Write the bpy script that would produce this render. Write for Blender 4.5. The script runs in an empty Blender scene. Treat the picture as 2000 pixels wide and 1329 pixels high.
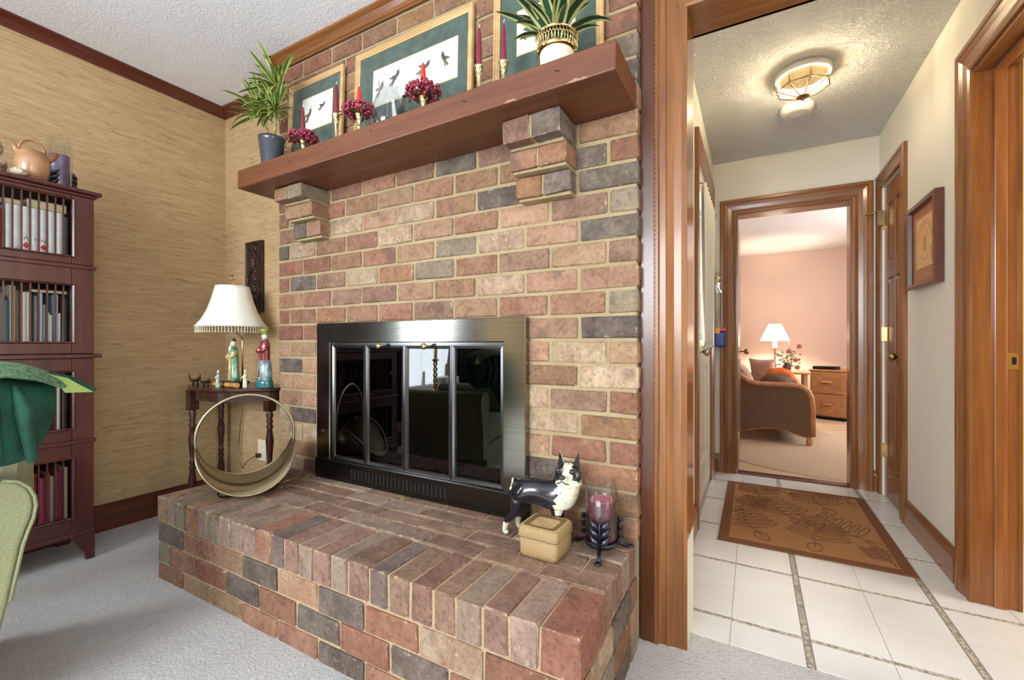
import bpy, bmesh, math, random
from mathutils import Vector, Matrix
random.seed(7)
S = bpy.context.scene
COL = S.collection
PI = math.pi

# ---------------------------------------------------------------- camera
cam_d = bpy.data.cameras.new('camera'); cam = bpy.data.objects.new('camera', cam_d); COL.objects.link(cam)
cam_d.sensor_width = 36.0; cam_d.sensor_fit = 'HORIZONTAL'
cam_d.lens = 858.0 / 2000.0 * 36.0
cam_d.shift_x = 0.0; cam_d.shift_y = 0.00375
cam_d.clip_start = 0.02; cam_d.clip_end = 60
cam.location = (0, 0, 1.0)
cam.rotation_euler = (PI / 2, 0, math.atan(472.0 / 858.0))
S.camera = cam

# ---------------------------------------------------------------- world, lights, exposure
w = bpy.data.worlds.new('world'); S.world = w; w.use_nodes = True
wn = w.node_tree
bg = wn.nodes['Background']
bg.inputs[0].default_value = (0.80, 0.90, 1.0, 1); bg.inputs[1].default_value = 2.0

def area(name, loc, rot, sx, sy, power, color):
    l = bpy.data.lights.new(name, 'AREA'); l.shape = 'RECTANGLE'; l.size = sx; l.size_y = sy
    l.energy = power; l.color = color
    o = bpy.data.objects.new(name, l); COL.objects.link(o)
    o.location = loc; o.rotation_euler = rot
    o['label'] = 'area light standing in for daylight'
    return o
# daylight entering through the den's windows (behind and left of the camera) and the side room; right and far-room lights are added fill
area('daylight_left', (-3.00, -0.75, 1.30), (0, -PI / 2 + 0.15, 0), 1.5, 0.78, 40, (0.84, 0.92, 1.0))
area('daylight_back', (-0.9, -3.08, 1.75), (PI / 2 - 0.50, 0, 0), 2.4, 1.4, 170, (0.92, 0.96, 1.0))
area('fill_right', (3.08, -0.9, 1.5), (0, PI / 2 - 0.25, 0), 1.6, 2.0, 34, (0.92, 0.96, 1.0))
area('daylight_side_room', (2.5, 1.9, 1.5), (0, PI / 2, 0), 1.4, 1.2, 50, (1.0, 0.95, 0.86))
area('daylight_hall_door', (-0.62, 3.09, 1.5), (0, -PI / 2, 0), 0.9, 0.6, 12, (1.0, 0.98, 0.95))
area('fill_far_room', (1.93, 5.6, 1.5), (0, PI / 2, 0), 1.4, 1.6, 40, (1.0, 0.98, 0.96))

S.view_settings.view_transform = 'Standard'
S.view_settings.look = 'None'
S.view_settings.gamma = 1.0
S.view_settings.use_curve_mapping = False
S.view_settings.exposure = 0.35

# ---------------------------------------------------------------- materials
def lin(h):
    h = h.lstrip('#'); c = [int(h[i:i + 2], 16) / 255 for i in (0, 2, 4)]
    return tuple((x / 12.92 if x <= 0.04045 else ((x + 0.055) / 1.055) ** 2.4) for x in c) + (1,)

class NT:
    def __init__(s, name):
        s.m = bpy.data.materials.new(name); s.m.use_nodes = True
        s.t = s.m.node_tree; s.p = s.t.nodes['Principled BSDF']
    def n(s, typ, **kw):
        x = s.t.nodes.new(typ)
        for k, v in kw.items(): setattr(x, k, v)
        return x
    def l(s, a, b): s.t.links.new(a, b)
    def coord(s, scale, obj=False, rnd=False):
        if obj: src = s.n('ShaderNodeTexCoord').outputs['Object']
        else: src = s.n('ShaderNodeNewGeometry').outputs['Position']
        if rnd:
            oi = s.n('ShaderNodeObjectInfo'); mm = s.n('ShaderNodeVectorMath', operation='MULTIPLY_ADD')
            cb = s.n('ShaderNodeCombineXYZ')
            for i in range(3): s.l(oi.outputs['Random'], cb.inputs[i])
            mm.inputs[1].default_value = (37, 53, 71)
            s.l(cb.outputs[0], mm.inputs[0]); s.l(src, mm.inputs[2]); src = mm.outputs[0]
        mp = s.n('ShaderNodeMapping'); mp.inputs['Scale'].default_value = scale
        s.l(src, mp.inputs[0]); return mp.outputs[0]
    def noise(s, vec, scale, detail=4, rough=0.55, dist=0):
        x = s.n('ShaderNodeTexNoise'); x.inputs['Scale'].default_value = scale
        x.inputs['Detail'].default_value = detail; x.inputs['Roughness'].default_value = rough
        x.inputs['Distortion'].default_value = dist
        s.l(vec, x.inputs['Vector']); return x.outputs['Fac']
    def ramp(s, fac, stops):
        x = s.n('ShaderNodeValToRGB'); e = x.color_ramp.elements
        while len(e) < len(stops): e.new(0.5)
        for i, (p, c) in enumerate(stops):
            e[i].position = p; e[i].color = c
        s.l(fac, x.inputs[0]); return x.outputs[0]
    def mix(s, fac, a, b, mode='MIX'):
        x = s.n('ShaderNodeMix', data_type='RGBA', blend_type=mode)
        for v, i in ((fac, 0), (a, 6), (b, 7)):
            if isinstance(v, (int, float)): x.inputs[i].default_value = v
            elif isinstance(v, tuple): x.inputs[i].default_value = v
            else: s.l(v, x.inputs[i])
        return x.outputs[2]
    def bump(s, h, strength, dist=0.01, prev=None):
        x = s.n('ShaderNodeBump'); x.inputs['Strength'].default_value = strength
        x.inputs['Distance'].default_value = dist; s.l(h, x.inputs['Height'])
        if prev is not None: s.l(prev, x.inputs['Normal'])
        s.l(x.outputs[0], s.p.inputs['Normal']); return x.outputs[0]
    def color(s, c):
        if isinstance(c, tuple): s.p.inputs['Base Color'].default_value = c
        else: s.l(c, s.p.inputs['Base Color'])
    def pr(s, rough=0.5, metal=0, coat=0, spec=None):
        s.p.inputs['Roughness'].default_value = rough; s.p.inputs['Metallic'].default_value = metal
        s.p.inputs['Coat Weight'].default_value = coat; s.p.inputs['Coat Roughness'].default_value = 0.12
        if spec is not None: s.p.inputs['Specular IOR Level'].default_value = spec
        return s.m

def pm(name, c1, c2=None, scale=(1, 1, 1), ns=8, rough=0.5, metal=0, bump=0, bs=None, coat=0, lo=0.35, hi=0.65, obj=False, bd=0.004, detail=4):
    t = NT(name); v = t.coord(scale, obj)
    if c2:
        t.color(t.ramp(t.noise(v, ns, detail), [(lo, lin(c1)), (hi, lin(c2))]))
    else: t.color(lin(c1))
    if bump: t.bump(t.noise(v, bs or ns, 3), bump, bd)
    return t.pr(rough, metal, coat)

def wood(name, axis, c1, c2, c3, rough=0.3, coat=0.3):
    t = NT(name); k = 26
    sc = {'x': (1.3, k, k), 'y': (k, 1.3, k), 'z': (k, k, 1.3)}[axis]
    v = t.coord(sc)
    g = t.noise(v, 1.2, 6, 0.6, 0.4)
    f = t.noise(t.coord(tuple(a * 5 for a in sc)), 1.0, 3)
    c = t.ramp(g, [(0.25, lin(c1)), (0.52, lin(c2)), (0.78, lin(c3))])
    c = t.mix(0.18, c, t.ramp(f, [(0.3, lin(c1)), (0.7, lin(c3))]))
    t.color(c); t.bump(f, 0.06, 0.002)
    return t.pr(rough, 0, coat)

def glow(name, col, strength):
    t = NT(name); t.color(lin(col)); t.p.inputs['Emission Color'].default_value = lin(col)
    t.p.inputs['Emission Strength'].default_value = strength
    return t.pr(0.6)

def pane_mat(name, tint, rough=0.02, ior=1.5, gmul=1.0):
    t = NT(name); tr = t.n('ShaderNodeBsdfTransparent'); gl = t.n('ShaderNodeBsdfGlossy'); mx = t.n('ShaderNodeMixShader')
    # Schlick reflectance of a thin pane, the same from both faces
    ge = t.n('ShaderNodeNewGeometry'); dt = t.n('ShaderNodeVectorMath', operation='DOT_PRODUCT')
    t.l(ge.outputs['Normal'], dt.inputs[0]); t.l(ge.outputs['Incoming'], dt.inputs[1])
    ab = t.n('ShaderNodeMath', operation='ABSOLUTE'); t.l(dt.outputs['Value'], ab.inputs[0])
    om = t.n('ShaderNodeMath', operation='SUBTRACT'); om.inputs[0].default_value = 1; t.l(ab.outputs[0], om.inputs[1])
    pw = t.n('ShaderNodeMath', operation='POWER'); t.l(om.outputs[0], pw.inputs[0]); pw.inputs[1].default_value = 5
    f0 = ((ior - 1) / (ior + 1)) ** 2
    fr = t.n('ShaderNodeMath', operation='MULTIPLY_ADD'); t.l(pw.outputs[0], fr.inputs[0]); fr.inputs[1].default_value = 1 - f0; fr.inputs[2].default_value = f0
    tr.inputs[0].default_value = tint; gl.inputs['Roughness'].default_value = rough
    gl.inputs['Color'].default_value = (gmul, gmul, gmul, 1)
    t.l(fr.outputs[0], mx.inputs[0]); t.l(tr.outputs[0], mx.inputs[1]); t.l(gl.outputs[0], mx.inputs[2])
    t.l(mx.outputs[0], t.t.nodes['Material Output'].inputs['Surface'])
    return t.m

M = {}
TR = ('#8a4519', '#b4682c', '#c98645')
for a in 'xyz': M['trim_' + a] = wood('trim_wood_' + a, a, '#553015', '#7f4e26', '#9a6634')
for a in 'xyz': M['dtrim_' + a] = wood('dark_trim_wood_' + a, a, '#40180e', '#562416', '#6b3220')  # left and alcove crowns: the trim wood with shade put into its colour
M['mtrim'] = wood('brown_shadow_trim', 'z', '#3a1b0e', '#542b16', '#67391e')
M['jambwood'] = wood('jamb_wood', 'z', '#693a19', '#8a5026', '#a56a34', 0.22, 0.5)
M['mantelwood'] = wood('mantel_wood', 'x', '#502814', '#653820', '#77482b', 0.42, 0.1)
M['cherry'] = wood('cherry_bookcase', 'z', '#351412', '#461c19', '#582620', 0.35, 0.25)
M['darkwood'] = pm('dark_walnut', '#2a130c', '#43231a', (1, 1, 8), 6, 0.3, coat=0.3)
M['oak'] = wood('oak', 'x', '#8a5a36', '#a8744a', '#bf8c5e', 0.45, 0.1)

def _step(t, val):
    mr = t.n('ShaderNodeMapRange'); mr.inputs['From Min'].default_value = -.0155; mr.inputs['From Max'].default_value = -.0115
    mr.inputs['To Min'].default_value = .7; mr.inputs['To Max'].default_value = 0.0; t.l(val, mr.inputs[0]); return mr.outputs[0]
def brickmat(name, c1, c2, white=0.25, dark=0.3):
    t = NT(name); v = t.coord((1, 1, 1), rnd=True)
    n1 = t.noise(v, 14, 4, 0.6); n2 = t.noise(v, 34, 5, 0.7); n3 = t.noise(v, 190, 4, 0.7)
    c = t.ramp(n1, [(0.34, lin(c1)), (0.66, lin(c2))])
    oi = t.n('ShaderNodeObjectInfo'); hs = t.n('ShaderNodeHueSaturation')
    mr = t.n('ShaderNodeMapRange'); mr.inputs['To Min'].default_value = 0.66; mr.inputs['To Max'].default_value = 0.88; hs.inputs['Saturation'].default_value = 0.90
    t.l(oi.outputs['Random'], mr.inputs[0]); t.l(mr.outputs[0], hs.inputs['Value'])
    mr2 = t.n('ShaderNodeMath', operation='FRACT'); mm = t.n('ShaderNodeMath', operation='MULTIPLY'); mm.inputs[1].default_value = 17.3
    t.l(oi.outputs['Random'], mm.inputs[0]); t.l(mm.outputs[0], mr2.inputs[0])
    mr3 = t.n('ShaderNodeMapRange'); mr3.inputs['To Min'].default_value = 0.496; mr3.inputs['To Max'].default_value = 0.516
    t.l(mr2.outputs[0], mr3.inputs[0]); t.l(mr3.outputs[0], hs.inputs['Hue'])
    t.l(c, hs.inputs['Color']); c = hs.outputs[0]
    c = t.mix(t.ramp(n2, [(0.60, (0, 0, 0, 1)), (0.76, (white, white, white, 1))]), c, lin('#dcc8aa'))
    c = t.mix(t.ramp(n3, [(0.28, (dark, dark, dark, 1)), (0.42, (0, 0, 0, 1))]), c, lin('#4a342b'))
    n5 = t.noise(v, 62, 6, 0.75)
    c = t.mix(0.8, c, t.ramp(n5, [(0.30, (.40, .38, .36, 1)), (0.50, (1, 1, 1, 1)), (0.75, (1.3, 1.26, 1.2, 1))]), 'MULTIPLY')
    n7 = t.noise(v, 9, 3, 0.5)
    c = t.mix(t.ramp(n7, [(0.60, (0, 0, 0, 1)), (0.70, (.55, .55, .55, 1))]), c, lin('#5f4f46'))
    # mortar smeared raggedly over the arrises
    ob = t.n('ShaderNodeTexCoord'); sx = t.n('ShaderNodeSeparateXYZ'); t.l(ob.outputs['Generated'], sx.inputs[0])
    def edge(o, L):
        a = t.n('ShaderNodeMath', operation='SUBTRACT'); t.l(o, a.inputs[0]); a.inputs[1].default_value = .5
        b2 = t.n('ShaderNodeMath', operation='ABSOLUTE'); t.l(a.outputs[0], b2.inputs[0])
        c2 = t.n('ShaderNodeMath', operation='MULTIPLY_ADD'); t.l(b2.outputs[0], c2.inputs[0]); c2.inputs[1].default_value = -L; c2.inputs[2].default_value = L / 2
        return c2.outputs[0]
    ea, eb, ec = edge(sx.outputs[0], .15), edge(sx.outputs[1], .15), edge(sx.outputs[2], .085)
    def m2(op, a, b2):
        q = t.n('ShaderNodeMath', operation=op); t.l(a, q.inputs[0]); t.l(b2, q.inputs[1]); return q
    mn = m2('MAXIMUM', m2('MINIMUM', ea, eb).outputs[0], m2('MINIMUM', m2('MAXIMUM', ea, eb).outputs[0], ec).outputs[0])
    ns_ = t.n('ShaderNodeMath', operation='MULTIPLY_ADD'); t.l(n2, ns_.inputs[0]); ns_.inputs[1].default_value = -.030; t.l(mn.outputs[0], ns_.inputs[2])
    c = t.mix(_step(t, ns_.outputs[0]), c, lin('#c3b08e'))
    t.color(c)
    b = t.bump(n3, 0.6, 0.003); b = t.bump(n5, 0.5, 0.006, b); t.bump(n2, 0.4, 0.006, b)
    return t.pr(0.88, spec=0.25)
BR = {'r': brickmat('brick_rose', '#94634b', '#a97c60'), 't': brickmat('brick_tan_pink', '#a57a5c', '#b88f70', 0.3),
      'o': brickmat('brick_orange', '#996446', '#ad7a58'), 'd': brickmat('brick_slate', '#62544c', '#86766a', 0.35, 0.5),
      'g': brickmat('brick_grey_tan', '#8c7b67', '#a08c73', 0.3, 0.5), 'p': brickmat('brick_plum', '#83604f', '#a47a66', 0.3),
      'l': brickmat('brick_salted', '#ae8b6c', '#c7ac8c', 0.85), 'e': brickmat('brick_red', '#8f5844', '#a26b54'),
      'h': brickmat('brick_hearth_brown', '#8a6654', '#a07c69', 0.25), 'k': brickmat('brick_hearth_dark', '#6f5c55', '#86716a', 0.25, 0.5),
      's': brickmat('brick_hearth_tan', '#98796a', '#ad917e', 0.35)}
t = NT('mortar'); v = t.coord((1, 1, 1)); a_ = t.noise(v, 160, 5, 0.7); b_ = t.noise(v, 7, 3)
t.color(t.mix(0.35, t.ramp(b_, [(0.3, lin('#978362')), (0.7, lin('#ad9c7a'))]), t.ramp(a_, [(0.3, lin('#8f7b5a')), (0.7, lin('#c2b494'))])))
t.bump(a_, 0.8, 0.004); M['mortar'] = t.pr(0.95, spec=0.1)
t = NT('hearth_mortar'); v = t.coord((1, 1, 1)); a_ = t.noise(v, 160, 5, 0.7)
t.color(t.ramp(a_, [(0.3, lin('#a08468')), (0.7, lin('#c4ad8f'))])); t.bump(a_, 0.6, 0.003); M['hmortar'] = t.pr(0.95, spec=0.1)

# grasscloth wallpaper: thin horizontal fibres with darker slubs
t = NT('grasscloth'); v1 = t.coord((1.6, 1.6, 95)); v2 = t.coord((5, 5, 210)); v3 = t.coord((0.5, 0.5, 1.6))
n1 = t.noise(v1, 2.4, 5, 0.65, 0.5); n2 = t.noise(v2, 2.0, 4, 0.6); n3 = t.noise(v3, 2.0, 3)
n4 = t.noise(t.coord((7, 7, 46)), 1.6, 3, 0.6, 0.6)
c = t.ramp(n1, [(0.30, lin('#8a6642')), (0.50, lin('#b28f65')), (0.72, lin('#caae84'))])
c = t.mix(0.42, c, t.ramp(n2, [(0.32, lin('#7e6038')), (0.7, lin('#dac8a4'))]))
c = t.mix(t.ramp(n4, [(0.57, (0, 0, 0, 1)), (0.70, (0.6, 0.6, 0.6, 1))]), c, lin('#70502f'))
c = t.mix(0.25, c, t.ramp(n3, [(0.3, lin('#ab9068')), (0.7, lin('#c8ae86'))]))
t.color(c); t.bump(n2, 0.25, 0.002); M['grass'] = t.pr(0.8, spec=0.2)

def ceilmat(name, c, sc=70, st=1.0, dist=0.012):
    t = NT(name); v = t.coord((1, 1, 1)); n = t.noise(v, sc, 4, 0.6, 0.8)
    h = t.ramp(n, [(0.38, (0, 0, 0, 1)), (0.62, (1, 1, 1, 1))])
    t.color(lin(c)); t.bump(h, st, dist); return t.pr(0.9, spec=0.2)
M['ceil'] = ceilmat('popcorn_ceiling', '#f0f2f8', 70, 0.42, 0.008)
M['hceil'] = ceilmat('textured_ceiling', '#eae9e4', 70, 0.8, 0.013)
M['fceil'] = pm('far_ceiling', '#eceae8', rough=0.9)
M['hwall'] = pm('hall_paint', '#dcd8ce', rough=0.75, bump=0.08, bs=220)
M['denwall'] = pm('den_paint', '#cdb68c', rough=0.8)
M['pink'] = pm('pink_paint', '#dfc2b2', rough=0.8)
t = NT('pale_carpet'); v = t.coord((1, 1, 1)); n1 = t.noise(v, 260, 4, 0.7); n2 = t.noise(v, 5, 4, 0.6)
c = t.mix(0.55, t.ramp(n1, [(0.3, lin('#dcdad8')), (0.7, lin('#fbfaf8'))]), t.ramp(n2, [(0.3, lin('#e6e5e2')), (0.7, lin('#f8f7f5'))]))
n6 = t.noise(v, 95, 3, 0.6); c = t.mix(0.35, c, t.ramp(n6, [(0.36, (.80, .80, .80, 1)), (0.6, (1.05, 1.05, 1.05, 1))]), 'MULTIPLY')
t.color(c); b = t.bump(n1, 0.9, 0.01); b = t.bump(n6, 0.8, 0.015, b); t.bump(n2, 0.4, 0.03, b); M['carpet'] = t.pr(0.98, spec=0.05)
t = NT('tan_carpet'); v = t.coord((1, 1, 1)); n1 = t.noise(v, 200, 3, 0.7); n2 = t.noise(t.coord((1, 2.5, 1)), 2.2, 4)
c = t.mix(0.5, t.ramp(n1, [(0.3, lin('#b89878')), (0.7, lin('#d6ba9c'))]), t.ramp(n2, [(0.35, lin('#b58e6c')), (0.65, lin('#d9c1a6'))]))
t.color(c); t.bump(n1, 0.6, 0.006); M['fcarpet'] = t.pr(0.98, spec=0.05)
M['tile'] = pm('white_tile', '#d6d6d4', '#e0e0de', (1, 1, 1), 3, 0.28, bump=0.05, bs=60, coat=0.15)
M['grout'] = pm('grout', '#c9c4ba', rough=0.9)
t = NT('mosaic_strip'); v = t.coord((1, 1, 1)); vo = t.n('ShaderNodeTexVoronoi'); vo.inputs['Scale'].default_value = 85
t.l(v, vo.inputs['Vector']); t.color(t.ramp(vo.outputs['Distance'], [(0.1, lin('#cbc5b8')), (0.5, lin('#aaa396')), (0.75, lin('#857e72'))]))
M['mosaic'] = t.pr(0.5)
M['mosaic_edge'] = pm('mosaic_edge', '#8a8377', rough=0.6)
M['white'] = pm('white_paint', '#e6e2d8', rough=0.5)
M['plastic'] = pm('ivory_plastic', '#e4dcc4', rough=0.4)
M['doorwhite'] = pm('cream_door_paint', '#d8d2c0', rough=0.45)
M['black'] = pm('black_metal', '#17171a', rough=0.35, metal=0.6)
M['void'] = pm('firebox_soot', '#100f10', rough=0.9)
M['shadowgap'] = pm('dark_recess', '#120c0a', rough=0.9)
t = NT('brushed_gunmetal'); v = t.coord((2, 2, 160)); n = t.noise(v, 3, 3)
t.color(t.ramp(n, [(0.3, lin('#77766f')), (0.7, lin('#8a8982'))])); t.bump(n, 0.05, 0.001); M['gun'] = t.pr(0.14, 1.0)
M['gundark'] = pm('dark_gunmetal', '#45453f', '#525048', (2, 2, 100), 4, 0.26, 1.0)
M['panelmetal'] = pm('panel_frame_metal', '#77787a', rough=0.22, metal=1.0)
M['smoke'] = pane_mat('smoked_glass', (0.10, 0.10, 0.11, 1), 0.012, 1.62)
M['glass'] = pane_mat('clear_glass', (0.96, 0.97, 0.97, 1), 0.02, 1.35)
M['pglass'] = pane_mat('picture_glass', (1, 1, 1, 1), 0.02, 1.12)
M['brass'] = pm('brass', '#cdb27a', rough=0.2, metal=1.0)
M['pbrass'] = pm('polished_brass', '#e6d3a0', rough=0.1, metal=1.0)
M['abrass'] = pm('aged_brass', '#8f7a4e', '#a89468', (1, 1, 1), 12, 0.28, 1.0)
M['hoopbrass'] = pm('hoop_brass', '#a89c80', '#bbaf92', (1, 1, 1), 9, 0.3, 1.0)
M['steel'] = pm('steel', '#b9b6ae', rough=0.25, metal=1.0)
M['goldframe'] = wood('gold_frame', 'x', '#b08a55', '#cda873', '#e2c596', 0.35, 0.2)
M['mat_green'] = pm('green_mat', '#414f48', '#52635a', (1, 1, 1), 30, 0.85)
M['paper'] = pm('print_paper', '#dfe1da', rough=0.8)
M['cream'] = pm('cream_bevel', '#d9c79a', rough=0.7)
M['bird'] = pm('bird_grey', '#4a423e', '#6f645c', (1, 1, 1), 60, 0.8)
M['pencil'] = pm('pencil_line', '#b9b9b2', rough=0.9)
M['redcandle'] = pm('wine_candle', '#7c2236', rough=0.45)
M['orangecandle'] = pm('red_orange_candle', '#c43a26', rough=0.45)
M['wick'] = pm('wick', '#e4ddd0', rough=0.8)
M['berry'] = pm('wine_berry', '#7a1530', '#9c2642', (1, 1, 1), 90, 0.25, coat=0.5)
M['leafdark'] = pm('sprig_leaf', '#2f4423', '#456034', (1, 1, 1), 60, 0.5)
M['leafgreen'] = pm('leaf_green', '#3d5a2a', '#5a7a38', (1, 1, 1), 12, 0.45)
M['leafyellow'] = pm('leaf_edge_yellow', '#9fa64e', '#b8bb68', (1, 1, 1), 12, 0.45)
M['leafdeep'] = pm('leaf_deep_green', '#22402a', '#305232', (1, 1, 1), 12, 0.4)
M['leafcream'] = pm('leaf_edge_cream', '#a8b070', '#c2c68c', (1, 1, 1), 12, 0.4)
M['stem'] = pm('stem', '#a8a06c', '#8a8450', (1, 1, 4), 20, 0.6)
M['soil'] = pm('soil', '#2b2018', rough=0.95)
M['slatepot'] = pm('slate_pot', '#3c4048', rough=0.25, coat=0.4)
M['shade'] = None
t = NT('lampshade_silk'); t.color(lin('#e9e6da')); t.p.inputs['Subsurface Weight'].default_value = 0.0
t.p.inputs['Transmission Weight'].default_value = 0.0; M['shade'] = t.pr(0.7)
M['bead'] = pm('shade_bead', '#d8ccb0', rough=0.15, coat=0.6)
def glaze(n, c1, c2, ns=25): return pm(n, c1, c2, (1, 1, 0.6), ns, 0.12, coat=0.8)
M['gl_green'] = glaze('green_glaze', '#1f6a48', '#8fb08a'); M['gl_white'] = glaze('white_glaze', '#d8d6c6', '#efeee2')
M['gl_yellow'] = glaze('yellow_glaze', '#b89a4e', '#d8c488'); M['gl_red'] = glaze('red_glaze', '#6e1f26', '#8e3038')
M['gl_blue'] = glaze('blue_white_glaze', '#3c5c74', '#b8ccc4', 45); M['gl_teal'] = glaze('teal_glaze', '#12505a', '#2f7c78')
M['gl_skin'] = glaze('face_glaze', '#dccbb4', '#e8dccb'); M['gl_black'] = glaze('black_glaze', '#14141a', '#1e1e26')
M['gl_lime'] = glaze('pale_green_glaze', '#9fae78', '#d2d6ac'); M['gl_hat'] = glaze('hat_glaze', '#2c6a3c', '#a8a050', 60)
M['bamboo'] = pm('bamboo', '#b07a44', '#cf9f66', (6, 1, 1), 12, 0.35)
M['iron'] = pm('dark_cast_metal', '#221a16', '#3a2e26', (1, 1, 1), 60, 0.4, 0.5)
M['dogblack'] = pm('black_enamel', '#121218', '#1d1d28', (1, 1, 1), 40, 0.14, coat=0.6)
t = NT('chipped_white_enamel'); v = t.coord((1, 1, 1)); n = t.noise(v, 150, 3, 0.6)
t.color(t.ramp(n, [(0.33, lin('#1a1a1c')), (0.37, lin('#cfcfb4')), (0.8, lin('#dadac4'))])); M['dogwhite'] = t.pr(0.3, coat=0.3)
t = NT('woven_straw'); w1 = t.n('ShaderNodeTexBrick'); w1.inputs['Scale'].default_value = 1.0
w1.offset = 0.0; w1.inputs['Brick Width'].default_value = 0.0055; w1.inputs['Row Height'].default_value = 0.0032; w1.inputs['Mortar Size'].default_value = 0.0007
w1.inputs['Color1'].default_value = lin('#bd9f72'); w1.inputs['Color2'].default_value = lin('#ccb186'); w1.inputs['Mortar'].default_value = lin('#74592f')
tc = t.n('ShaderNodeTexCoord'); sp = t.n('ShaderNodeSeparateXYZ'); ad = t.n('ShaderNodeMath', operation='ADD'); cb = t.n('ShaderNodeCombineXYZ')
t.l(tc.outputs['Object'], sp.inputs[0]); t.l(sp.outputs[0], ad.inputs[0]); t.l(sp.outputs[1], ad.inputs[1]); t.l(ad.outputs[0], cb.inputs[0]); t.l(sp.outputs[2], cb.inputs[1])
t.l(cb.outputs[0], w1.inputs['Vector']); t.color(w1.outputs['Color']); t.bump(w1.outputs['Fac'], -0.6, 0.002); M['straw'] = t.pr(0.65)
M['purplewax'] = pm('plum_wax', '#461a29', '#5a2636', (1, 1, 1), 20, 0.4); M['mauvewax'] = pm('mauve_wax', '#6a587a', '#7d6a88', (1, 1, 1), 20, 0.35)
M['waxrim'] = pm('wax_rim', '#a05a68', rough=0.5)
M['pewter'] = pm('dark_pewter', '#3a3a46', '#4c4c58', (1, 1, 1), 40, 0.28, 0.85)
M['pottery'] = pm('glazed_pottery', '#8a5a30', '#b98e6c', (1, 1, 1.5), 6, 0.25, coat=0.4)
M['shell'] = pm('mottled_stone', '#5d4a3c', '#c4b49a', (1, 1, 1), 35, 0.4)
M['sagefab'] = pm('sage_upholstery', '#868a66', '#989c78', (1, 1, 1), 240, 0.95, bump=0.5, bs=300, bd=0.003)
M['velvet'] = pm('dark_green_velvet', '#123a2c', '#1c5c48', (1, 1, 1), 9, 0.85, bump=0.25, bs=200)
M['velvettop'] = pm('green_chenille', '#3f5f48', '#6f8f70', (1, 12, 12), 14, 0.95, bump=0.5, bs=60)
M['lime'] = pm('lime_lining', '#93a95c', '#a8bf70', (1, 1, 1), 20, 0.7)
M['bk_white'] = pm('book_white', '#cfd3d3', '#dde0df', (1, 1, 1), 30, 0.55); M['bk_pages'] = pm('page_edges', '#c9bc95', '#ddd2ae', (60, 60, 60), 4, 0.9)
for n, c in (('grey', '#8d8f8c'), ('teal', '#2f5a68'), ('blue', '#34506a'), ('cream', '#c4c2b4'), ('brown', '#5a463a'), ('black', '#26262a'), ('red', '#7c1f26'), ('magenta', '#8e2c54'), ('wine', '#571a20'), ('pink', '#a0606a'), ('tan', '#a08a6c'), ('sky', '#9fb4c6'), ('rust', '#8a3d26')):
    M['bk_' + n] = pm('book_' + n, c, rough=0.5)
M['ink'] = pm('ink', '#5c6468', rough=0.7); M['redink'] = pm('red_ink', '#c02c40', rough=0.6)
M['rugtan'] = pm('rug_tan', '#9a6d42', '#aa7c4e', (1, 1, 1), 120, 0.95, bump=0.4, bs=300); M['rugbrown'] = pm('rug_brown', '#6e4326', '#7c4e2e', (1, 1, 1), 120, 0.95, bump=0.4, bs=300)
M['rugline'] = pm('rug_line', '#6f4527', '#7d5030', (1, 1, 1), 120, 0.95)
t = NT('braided_rug'); v = t.coord((1, 1, 1)); n = t.noise(v, 170, 3); t.color(t.ramp(n, [(0.3, lin('#a88c70')), (0.7, lin('#ccb196'))])); t.bump(n, 0.8, 0.006); M['braid'] = t.pr(0.95)
t = NT('wicker'); v = t.coord((1, 1, 1)); wv = t.n('ShaderNodeTexWave', bands_direction='X'); wv.inputs['Scale'].default_value = 26; wv.inputs['Distortion'].default_value = 0.6
wz = t.n('ShaderNodeTexWave', bands_direction='Z'); wz.inputs['Scale'].default_value = 34; wz.inputs['Distortion'].default_value = 0.6
t.l(v, wv.inputs['Vector']); t.l(v, wz.inputs['Vector']); h = t.mix(0.5, wv.outputs['Color'], wz.outputs['Color'])
t.color(t.ramp(h, [(0.2, lin('#563e2c')), (0.75, lin('#8a6c50'))])); t.bump(h, 0.8, 0.01); M['wicker'] = t.pr(0.6)
M['rattan'] = pm('rattan_pole', '#a06a42', '#b98256', (1, 1, 1), 10, 0.35)
M['cushion'] = pm('taupe_cushion', '#a98a76', '#bca08c', (1, 1, 1), 12, 0.9); M['pinkcush'] = pm('pink_cushion', '#c99a86', '#d8ae9a', (1, 1, 1), 20, 0.9)
M['browncush'] = pm('brown_cushion', '#4c3226', '#6a4a3a', (1, 1, 1), 16, 0.8); M['orangefab'] = pm('orange_fabric', '#c8501a', '#dd7a2e', (1, 1, 1), 16, 0.8)
M['curtain'] = pm('sheer_curtain', '#e3e1d6', rough=0.9); M['bluebox'] = pm('blue_plastic', '#23339a', rough=0.3); M['redpl'] = pm('red_plastic', '#c4381f', rough=0.3); M['yellowpl'] = pm('yellow_plastic', '#e0a33a', rough=0.3)
M['strap'] = pm('beige_strap', '#c9bf9c', rough=0.8)
M['art_mat'] = pm('picture_brown_mat', '#b07c5c', rough=0.8); M['art_paper'] = pm('picture_tan_paper', '#d9ac7e', rough=0.8); M['art_line'] = pm('picture_line', '#b98a5a', rough=0.8)
M['frame_dark'] = wood('picture_frame_brown', 'z', '#3c1c10', '#562a18', '#6a3822', 0.3, 0.3)
M['plaque'] = pm('carved_dark_wood', '#1e0f0c', '#38201a', (1, 1, 1), 20, 0.35, bump=0.6, bs=30, bd=0.01)
M['silk_pink'] = pm('silk_flower_pink', '#b06a52', rough=0.7); M['silk_white'] = pm('silk_flower_white', '#e4d9c4', rough=0.7); M['silk_green'] = pm('silk_leaf', '#6a6a4c', '#8f8c6c', (1, 1, 1), 30, 0.7)

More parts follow.
